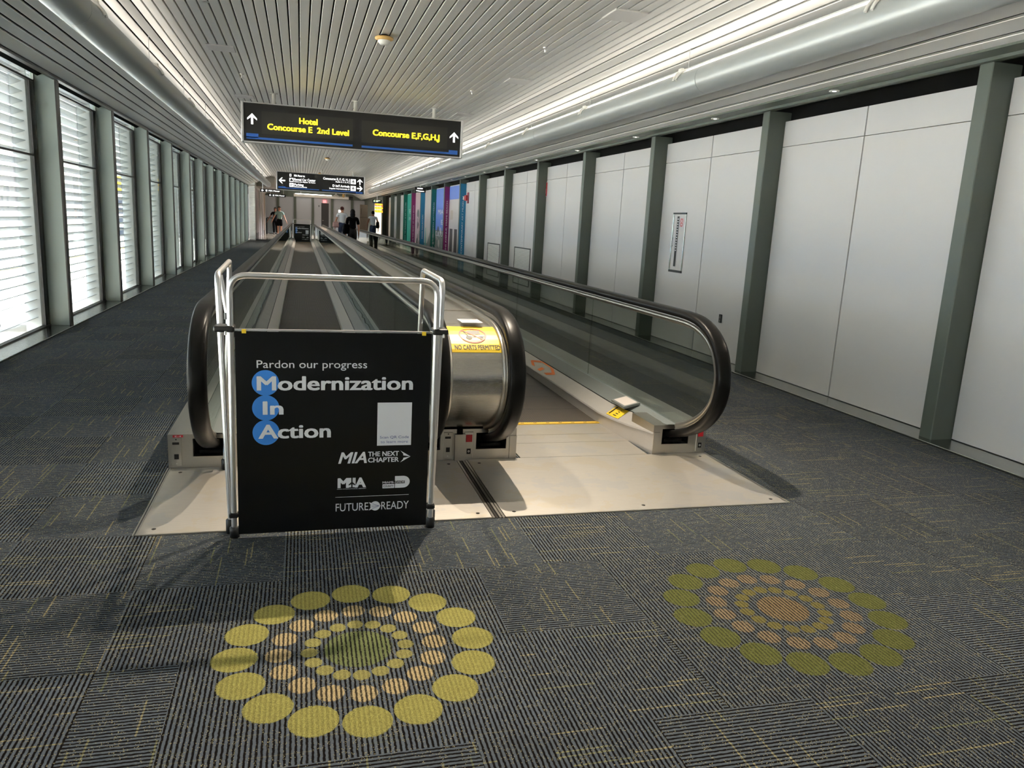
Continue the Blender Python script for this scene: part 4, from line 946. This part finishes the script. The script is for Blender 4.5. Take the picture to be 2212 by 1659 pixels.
# ------------------------------------------------------------------ far end of the corridor
d = thing('door', (1.765, YE - .02, 0), 'dark grey single door in the pale end wall', 'door')
MB().box(1.49, 2.04, YE - .03, YE, 0.0, 2.385, 'door_grey').build('door_leaf', d)
f = MB(); f.box(1.42, 1.49, YE - .05, YE, 0, 2.45, 'grey_wall'); f.box(2.04, 2.11, YE - .05, YE, 0, 2.45, 'grey_wall'); f.box(1.42, 2.11, YE - .05, YE, 2.385, 2.45, 'grey_wall'); f.build('door_frame', d)
b = MB(); b.tube([(1.56, YE - .03, 1.1), (1.56, YE - .08, 1.1), (1.66, YE - .08, 1.1)], .012, 'chrome', 8); b.build('handle', d)
e = thing('exit_sign', (1.73, YE - .1, 2.42), 'red lit exit sign over the dark grey door', 'exit sign')
MB().rbox(1.62, 1.85, YE - .12, YE - .04, 2.40, 2.60, 'exit', .01, 1).build('sign_body', e)
b = MB(); Art(b, front(YE - .12), .01).text('EXIT', 1.645, 1.825, 2.455, .09, 'ink_white', 1, .02); b.build('lettering', e, recalc=False)
tag(MB().rbox(1.29, 1.34, YE - .03, YE, 2.08, 2.22, 'black', .008, 1).build('wall_speaker', None, (1.3, YE, 2.1)), 'tiny black box on the end wall beside the dark grey door', 'wall box')
p = thing('ceiling_pipe', (1.6, YE - 1.0, 2.85), 'pale pipe with a light strip crossing above the end wall', 'light tube')
MB().tube([(-.5, YE - 1.0, 2.83), (3.75, YE - 1.0, 2.83)], .10, 'white', 20).build('shell', p)
MB().box(-.4, 2.2, YE - 1.03, YE - .97, 2.925, 2.96, 'strip_end').build('glow_strip', p)
MB().lathe([(.15, 0), (.15, .3)], (3.45, YE - 1.0, 2.85), 'black', 16, 'x').build('end_cap', p)
for x in (0, 3.2): MB().tube([(x, YE - 1.0, 2.9), (x, YE - 1.0, ZC)], .012, 'chrome', 8).build('hanger', p)
def pendant(x, y, z, label, two):
    t = thing('pendant_lamp', (x, y, ZC), label, 'pendant lamp')
    MB().tube([(x, y, z + .12), (x, y, ZC)], .022, 'white', 10).build('stem', t)
    if two: MB().lathe([(.03, z + .16), (.075, z + .12), (.06, z + .05), (.085, z - .02), (.07, z - .10), (.02, z - .13)], (x, y, 0), 'cream', 18).build('lamp_shade', t)
    else: MB().lathe([(.03, z + .12), (.06, z + .08), (.17, z + .01), (.17, z - .02), (.05, z - .04)], (x, y, 0), 'white', 22).build('lamp_shade', t)
pendant(2.02, 48.0, 2.64, 'white saucer shaped pendant near the end wall', False)
pendant(2.48, 48.6, 2.72, 'cream two-lobed pendant near the end wall', True)
k = thing('tan_board', (3.50, 46.2, 0), 'tan freestanding board behind the woman in the white top', 'board')
MB().rbox(3.30, 3.74, 46.2, 46.26, .04, 2.20, 'kiosk', .01, 1).build('panel', k)
b = MB(); a = Art(b, front(46.2), .006); a.rect(3.31, 1.47, 3.73, 1.485, 'dark_print'); a.rect(3.36, 1.65, 3.38, 1.98, 'dark_print'); b.build('panel_joint', k, recalc=False)
MB().box(3.32, 3.72, 46.05, 46.4, 0, .04, 'kiosk').build('foot', k)
m = thing('wall_monitor', (2.98, YE - .1, 1.9), 'small lit white screen on the end wall behind the man in white', 'screen')
MB().rbox(2.72, 3.05, YE - .16, YE - .04, 1.70, 1.98, 'white', .02, 1).build('case', m)
b = MB(); Art(b, front(YE - .16), .01).rect(2.75, 1.73, 3.02, 1.95, 'sign_lit'); b.build('screen', m, recalc=False)
l = thing('poster_lightbox', (4.32, 46.6, 0), 'tall glowing poster lightbox with orange scalloped pattern', 'lightbox')
MB().box(4.14, 4.58, 46.6, 46.75, 0, 2.36, 'col_dark').build('case', l)
b = MB(); a = Art(b, front(46.6), .006); a.rect(4.17, .5, 4.57, 2.30, 'adlight')
for r_, z in enumerate((2.24, 2.06, 1.88)):
    for i in range(5): x = 4.24 + .085 * i; a.disc(x, z, .07, ('ad_pu', 'ad_ye', 'ad_or')[r_ % 3], 2 + r_, 14); a.disc(x, z + .03, .055, 'ad_ye' if i % 2 else 'ad_or', 6 + r_, 12); a.disc(x + .04, z - .06, .025, 'ad_pu' if r_ % 2 else 'ad_or', 10 + r_, 10)
b.build('poster', l, recalc=False)
s = thing('hanging_sign', (4.25, 46.2, 2.46), 'small black sign with green lit letters above the glowing poster', 'hanging sign', 'small hanging direction signs')
MB().rbox(4.02, 4.54, 46.3, 46.4, 2.34, 2.52, 'sign_black', .01, 1).build('sign_body', s)
b = MB(); a = Art(b, front(46.3), .01); a.text('C EF', 4.08, 4.36, 2.405, .085, 'led_green', 2, .03); a.rect(4.33, 2.465, 4.46, 2.49, 'led_green', 2); a.rect(4.06, 2.36, 4.5, 2.38, 'sign_blue'); b.build('lettering', s, recalc=False)
MB().tube([(4.28, 46.35, 2.5), (4.28, 46.35, 2.95)], .015, 'chrome', 8).build('hanging_rod', s)
for n, x in enumerate((4.60,)):
    pass
g_ = thing('glass_balustrade', (-1.75, 57.5, 0), 'short glass balustrade with dark rail behind the walking man', 'balustrade')
MB().box(-2.25, -1.25, 57.50, 57.52, .06, 1.08, 'glass_win').build('pane', g_)
MB().rbox(-2.30, -1.22, 57.46, 57.56, 1.08, 1.14, 'black', .01, 1).build('top_rail', g_)
MB().rbox(-2.15, -1.22, 57.46, 57.56, .02, .07, 'black', .01, 1).build('bottom_rail', g_)
b = MB(); b.prism_x([(57.44, 0), (57.58, 0), (57.58, 1.1), (57.44, 1.1)], -2.36, -2.26, 'black'); b.build('end_post', g_)

# ------------------------------------------------------------------ people
def skin_obj(name, verts, edges, rad, mat, parent, root=0, sub=1):
    me = bpy.data.meshes.new(name); me.from_pydata([tuple(c * K for c in v) for v in verts], edges, []); me.materials.append(M[mat])
    o = bpy.data.objects.new(name, me); COL.objects.link(o); o.parent = parent
    sk_ = o.modifiers.new('skin', 'SKIN'); sk_.use_smooth_shade = True
    for i, r in enumerate(rad):
        s = me.skin_vertices[0].data[i]; r = r if isinstance(r, tuple) else (r, r); s.radius = (r[0] * K, r[1] * K); s.use_root = (i == root)
    ss = o.modifiers.new('smooth', 'SUBSURF'); ss.levels = sub; ss.render_levels = sub
    return o
def person(label, x, y, H, heading, look, arms, legs, lean=0.0, seed=0):
    """look: dict of materials; arms: per side (elbow, wrist) offsets from the shoulder; legs: per side (knee, ankle) forward offsets, in body heights. Local -Y is forward."""
    P = thing('person', (x, y, look.get('z', 0.0)), label, 'person'); P.rotation_euler = (0, 0, heading)
    V, E_, Rr = [], [], []
    def add(p, r, par=None):
        V.append((p[0] * H, p[1] * H, p[2] * H)); Rr.append(tuple(q * H for q in r) if isinstance(r, tuple) else r * H)
        if par is not None: E_.append((par, len(V) - 1))
        return len(V) - 1
    ln = lambda z: -lean * (z - .5)
    pel = add((0, 0, .535), (.078, .058)); sp_ = add((0, ln(.63), .63), (.070, .050), pel); ch = add((0, ln(.73) + .004, .73), (.082, .056), sp_); nb = add((0, ln(.82), .815), (.050, .040), ch)
    nk = add((0, ln(.86) - .004, .855), .029, nb); h0 = add((0, ln(.9) - .010, .888), (.038, .046), nk); h1 = add((0, ln(.93) - .008, .925), (.046, .054), h0); h2 = add((0, ln(.96) - .002, .962), (.044, .052), h1); add((0, ln(.97), .985), .026, h2)
    add((0, ln(.92) - .068, .912), .008, h1)                                  # nose
    for sd in (-1, 1): add((sd * .053, ln(.92) + .006, .918), .009, h1)       # ears
    sh = {}
    for i, sd in enumerate((-1, 1)):
        c0 = add((sd * .060, ln(.81), .805), .038, nb); s0 = add((sd * .108, ln(.80), .795), .033, c0)
        (ex, ey, ez), (wx, wy, wz) = arms[i]
        el = (sd * .108 + sd * ex, ln(.8) + ey, .795 + ez); wr_p = (sd * .108 + sd * wx, ln(.8) + wy, .795 + wz)
        m1 = add(tuple((a + b) / 2 for a, b in zip((sd * .11, ln(.8), .79), el)), .029, s0); e0 = add(el, .024, m1); w0 = add(wr_p, .0155, e0)
        dx = Vector(wr_p) - Vector(el); dx.normalize(); side = dx.cross(Vector((1, 0, 0))); side = side.normalized() if side.length > .1 else Vector((0, 1, 0))
        pm = Vector(wr_p) + dx * .030; p0 = add(tuple(pm), (.020, .014), w0)
        for j, (o_, l_) in enumerate(((-.016, .040), (-.005, .046), (.006, .043), (.016, .034))):
            q1 = pm + side * o_ + dx * .024; q2 = q1 + dx * l_ * .55 + Vector((-sd * .006, 0, 0)); q3 = q2 + dx * l_ * .4 + Vector((-sd * .010, 0, 0))
            a_ = add(tuple(q1), .0052, p0); b_ = add(tuple(q2), .0048, a_); add(tuple(q3), .0042, b_)
        th = pm - side * .022 - dx * .004; a_ = add(tuple(th), .0058, p0); add(tuple(th - side * .010 + dx * .022), .005, a_)
        sh[sd] = (Vector((sd * .108, ln(.8), .795)), Vector(el), Vector(wr_p))
    lg = {}
    for i, sd in enumerate((-1, 1)):
        kf, af, lift = legs[i]; hp = (sd * .048, 0, .50); kn = (sd * .052, -kf, .285 + lift * .3); an = (sd * .052, -af, .045 + lift)
        a_ = add(hp, (.060, .060), pel); t_ = add(tuple((u + v) / 2 for u, v in zip(hp, kn)), .050, a_); b_ = add(kn, .036, t_); c_ = add((sd * .052, -(kf * .5 + af * .5) + .008, .175 + lift * .7), .034, b_); d_ = add(an, .021, c_); add((sd * .054, -af - .075, .018 + lift), (.022, .016), d_)
        lg[sd] = (Vector(hp), Vector(kn), Vector(an))
    skin_obj('body', V, E_, Rr, look['skin'], P, 0, 1)
    # top
    def garment(name, chain, mat):
        v = [tuple(c * H for c in p[0]) for p in chain]; e = [(p[2], i) for i, p in enumerate(chain) if p[2] is not None]; r = [tuple(q * H for q in p[1]) if isinstance(p[1], tuple) else p[1] * H for p in chain]
        return skin_obj(name, v, e, r, mat, P, 0, 1)
    ch_ = [((0, 0, .505), (.096, .076), None), ((0, ln(.62), .62), (.086, .066), 0), ((0, ln(.73) + .004, .735), (.096, .070), 1), ((0, ln(.81), .805), (.062, .052), 2), ((0, ln(.83), .832), (.040, .036), 3)]
    for sd in (-1, 1):
        s_, e2, w2 = sh[sd]; b_ = len(ch_)
        ch_ += [((sd * .070, ln(.81), .803), .046, 3), (tuple(s_), .045, b_), (tuple(s_ + (e2 - s_) * look.get('sleeve', .55)), .040, b_ + 1)]
    garment('shirt', ch_, look['top'])
    ck = [((0, 0, .600), (.076, .058), None), ((0, 0, .535), (.088, .068), 0)]
    for sd in (-1, 1):
        hp, kn, an = lg[sd]; b_ = len(ck)
        ck += [(tuple(hp), .070, 1), (tuple((hp + kn) / 2), .060, b_)]
        if look['legs'] == 'long': ck += [(tuple(kn), .047, b_ + 1), (tuple((kn + an) / 2), .043, b_ + 2), (tuple(an + Vector((0, 0, .01))), .034, b_ + 3)]
        else: ck += [(tuple(hp + (kn - hp) * .93), .062, b_ + 1)]
    garment('trousers' if look['legs'] == 'long' else 'shorts', ck, look['bottom'])
    for sd in (-1, 1):
        an = lg[sd][2] * H
        b = MB(); b.ball((an.x + sd * .002 * H, an.y - .035 * H, an.z - .02 * H), (.028 * H, .075 * H, .026 * H), look.get('shoes', 'shoe'), 14, 8); o = b.build('shoe', None); o.parent = P; o.location = (0, 0, 0)
    b = MB(); cz = .942 * H
    if look['hair'] == 'long':
        b.ball((0, (ln(.94) + .008) * H, cz + .004 * H), (.056 * H, .064 * H, .064 * H), look['haircol'], 16, 10); b.ball((0, (ln(.88) + .030) * H, .880 * H), (.058 * H, .040 * H, .085 * H), look['haircol'], 16, 10)
    elif look['hair'] == 'bun':
        b.ball((0, (ln(.94) + .008) * H, cz + .006 * H), (.052 * H, .060 * H, .058 * H), look['haircol'], 16, 10); b.ball((0, (ln(.94) + .064) * H, cz + .01 * H), (.028 * H, .028 * H, .028 * H), look['haircol'], 12, 8)
    else: b.ball((0, (ln(.95) + .012) * H, cz + .014 * H), (.0515 * H, .056 * H, .050 * H), look['haircol'], 16, 10)
    o = b.build('hair', None); o.parent = P; o.location = (0, 0, 0)
    if look.get('face', False):
        b = MB()
        for sd in (-1, 1): b.ball((sd * .019 * H, (ln(.92) - .057) * H, .928 * H), (.007 * H, .004 * H, .004 * H), 'ink_black', 8, 6); b.ball((sd * .020 * H, (ln(.92) - .057) * H, .940 * H), (.012 * H, .004 * H, .003 * H), 'hair', 8, 6)
        b.ball((0, (ln(.89) - .058) * H, .893 * H), (.014 * H, .004 * H, .003 * H), 'maroon', 8, 6); o = b.build('face_features', None); o.parent = P; o.location = (0, 0, 0)
    return P
person('person in a teal grey shirt and black shorts walking toward the camera', -1.40, 55.5, 1.90, 0.05,
       dict(skin='skin', top='c_teal', bottom='c_black', legs='short', hair='short', haircol='hair', face=True),
       [((.085, .03, -.17), (.15, .03, -.32)), ((.07, -.02, -.17), (.13, -.08, -.32))], [(.05, .02, 0.0), (-.01, -.10, .02)])
person('person mostly hidden behind the man in teal, arm swinging out', -1.72, 57.0, 1.84, 0.0,
       dict(skin='skin_dk', top='c_black', bottom='c_black', legs='long', hair='short', haircol='hair', face=True),
       [((.09, .03, -.16), (.17, .02, -.30)), ((.05, -.02, -.18), (.07, -.06, -.34))], [(.03, .01, 0.0), (.0, -.06, .01)])
person('person in a white shirt and blue jeans seen from behind on the walkway', 2.18, 43.9, 1.99, PI,
       dict(skin='skin', top='c_white', bottom='c_jean', legs='long', hair='short', haircol='hair_red', sleeve=.5),
       [((.05, -.02, -.18), (.05, -.10, -.33)), ((.06, .01, -.18), (.075, -.03, -.35))], [(.02, .02, 0.0), (.0, -.04, .0)])
w3 = person('person dressed in black with long dark hair, seen from behind', 2.00, 32.0, 1.75, PI,
       dict(skin='skin', top='c_black', bottom='c_dark', legs='long', hair='long', haircol='hair', sleeve=.75, z=.004),
       [((.030, .01, -.19), (.035, -.03, -.36)), ((.03, .0, -.19), (.035, -.03, -.36))], [(.02, .02, 0.0), (.0, -.04, .0)])
person('person in a white top and blue jeans with a dark shoulder bag', 3.98, 45.4, 1.87, PI,
       dict(skin='skin_dk', top='c_white', bottom='c_jean', legs='long', hair='bun', haircol='hair', sleeve=.25),
       [((.05, .0, -.18), (.06, -.05, -.35)), ((.05, .01, -.18), (.055, -.03, -.35))], [(.03, .02, 0.0), (-.01, -.06, .01)])
def bag(name, c, r, mat, label, strap):
    t = thing(name, c, label, 'bag')
    b = MB(); bm = bmesh.new(); bmesh.ops.create_cube(bm, size=2.0); bmesh.ops.bevel(bm, geom=bm.edges[:], offset=.55, segments=4, profile=.5, affect='EDGES')
    b.add([(c[0] + p.co.x * r[0] * (1 - .15 * p.co.z), c[1] + p.co.y * r[1], c[2] + p.co.z * r[2]) for p in bm.verts], [tuple(q.index for q in f.verts) for f in bm.faces], mat, True); bm.free(); b.build('bag_body', t)
    MB().tube(strap, .012, mat, 8).build('strap', t)
bag('shoulder_bag', (4.255, 45.48, 1.10), (.10, .13, .20), 'c_black', 'dark shoulder bag hanging from the arm of the woman in white', [(4.24, 45.42, 1.26), (4.19, 45.40, 1.50), (4.20, 45.46, 1.50), (4.27, 45.54, 1.26)])
bag('travel_bag', (1.84, 43.9, 1.02), (.17, .14, .16), 'c_pink', 'pale pink travel bag carried beside the man in the white shirt', [(1.76, 43.9, 1.15), (1.88, 43.9, 1.30), (1.97, 43.9, 1.15)])
bag('backpack', (1.76, 32.02, .99), (.14, .13, .20), 'c_black', 'black bag hanging at the side of the woman in black', [(1.76, 32.0, 1.16), (1.84, 31.98, 1.42), (1.88, 32.1, 1.40), (1.80, 32.1, 1.16)])

# ------------------------------------------------------------------ outside the windows
struct(MB().box(-150, -3.6, -60, 160, -4.2, -4.0, 'concrete'), 'ground')
yl = MB()
for x in (-9.5, -22.0): yl.box(x - .25, x + .25, -40, 120, -4.0, -3.985, 'yellow_out')
yl.box(-30, -6, 20, 20.5, -4.0, -3.985, 'yellow_out'); o = struct(yl, 'road_markings')
bd = thing('terminal_building', (-48, 40, -4), 'long pale building with blue window bands seen through the louvres', 'building')
MB().box(-54, -46, -40, 140, -4, 7.0, 'facade').build('wall', bd)
b = MB(); b.box(-46, -45.9, -38, 138, -1.2, .2, 'facade_blue'); b.box(-46, -45.9, -38, 138, 2.2, 3.6, 'facade_blue'); b.build('window_band', bd)
MB().box(-54.5, -45.2, -41, 141, 7.0, 7.5, 'white').build('roof', bd)
bb = thing('billboard', (-8, 44.5, -4), 'yellow topped navy sign board outside beyond the fins', 'billboard')
MB().box(-9.45, -6.8, 44.2, 44.5, 2.16, 2.87, 'yellow_out').build('top_band', bb)
b = MB(); b.box(-9.45, -6.8, 44.2, 44.5, -.1, 2.16, 'navy'); a = Art(b, front(44.2), .02)
for i in range(4): a.rect(-9.25, 1.80 - .49 * i, -7.2 - .36 * (i % 2), 1.98 - .49 * i, 'ink_white')
b.build('board', bb, recalc=False)
for x in (-9.2, -7.1): MB().box(x - .1, x + .1, 44.3, 44.5, -4, -.1, 'navy').build('post', bb)
def vehicle(x, y, rot, label, name, body):
    t = thing(name, (x, y, -4), label, 'vehicle')
    b = MB(); pr = [(-2.4, .4), (2.3, .4), (2.45, .9), (1.5, 1.05), (.9, 1.62), (-1.6, 1.66), (-2.35, 1.1)]
    b.prism_x([(y + p, q - 4) for p, q in pr], x - .95, x + .95, body); b.build('car_body', t)
    g2 = MB(); g2.prism_x([(y + p, q - 4) for p, q in [(1.35, 1.1), (.9, 1.55), (-1.55, 1.58), (-2.1, 1.12)]], x - .965, x + .965, 'car_glass'); g2.build('windows', t)
    for sx in (-.9, .9):
        for py in (-1.5, 1.5): MB().lathe([(.36, -.1), (.38, 0), (.36, .1)], (x + sx, y + py, -3.64), 'rubber', 18, 'x').build('wheel', t)
vehicle(-11.5, 38.0, 0, 'white car parked outside below the louvres', 'car', 'car_white')
vehicle(-8.5, 24.0, 0, 'pale van parked outside nearer the windows', 'van', 'car_white')
vehicle(-12.5, 30.0, 0, 'dark car parked outside between pale vehicles', 'car', 'navy')
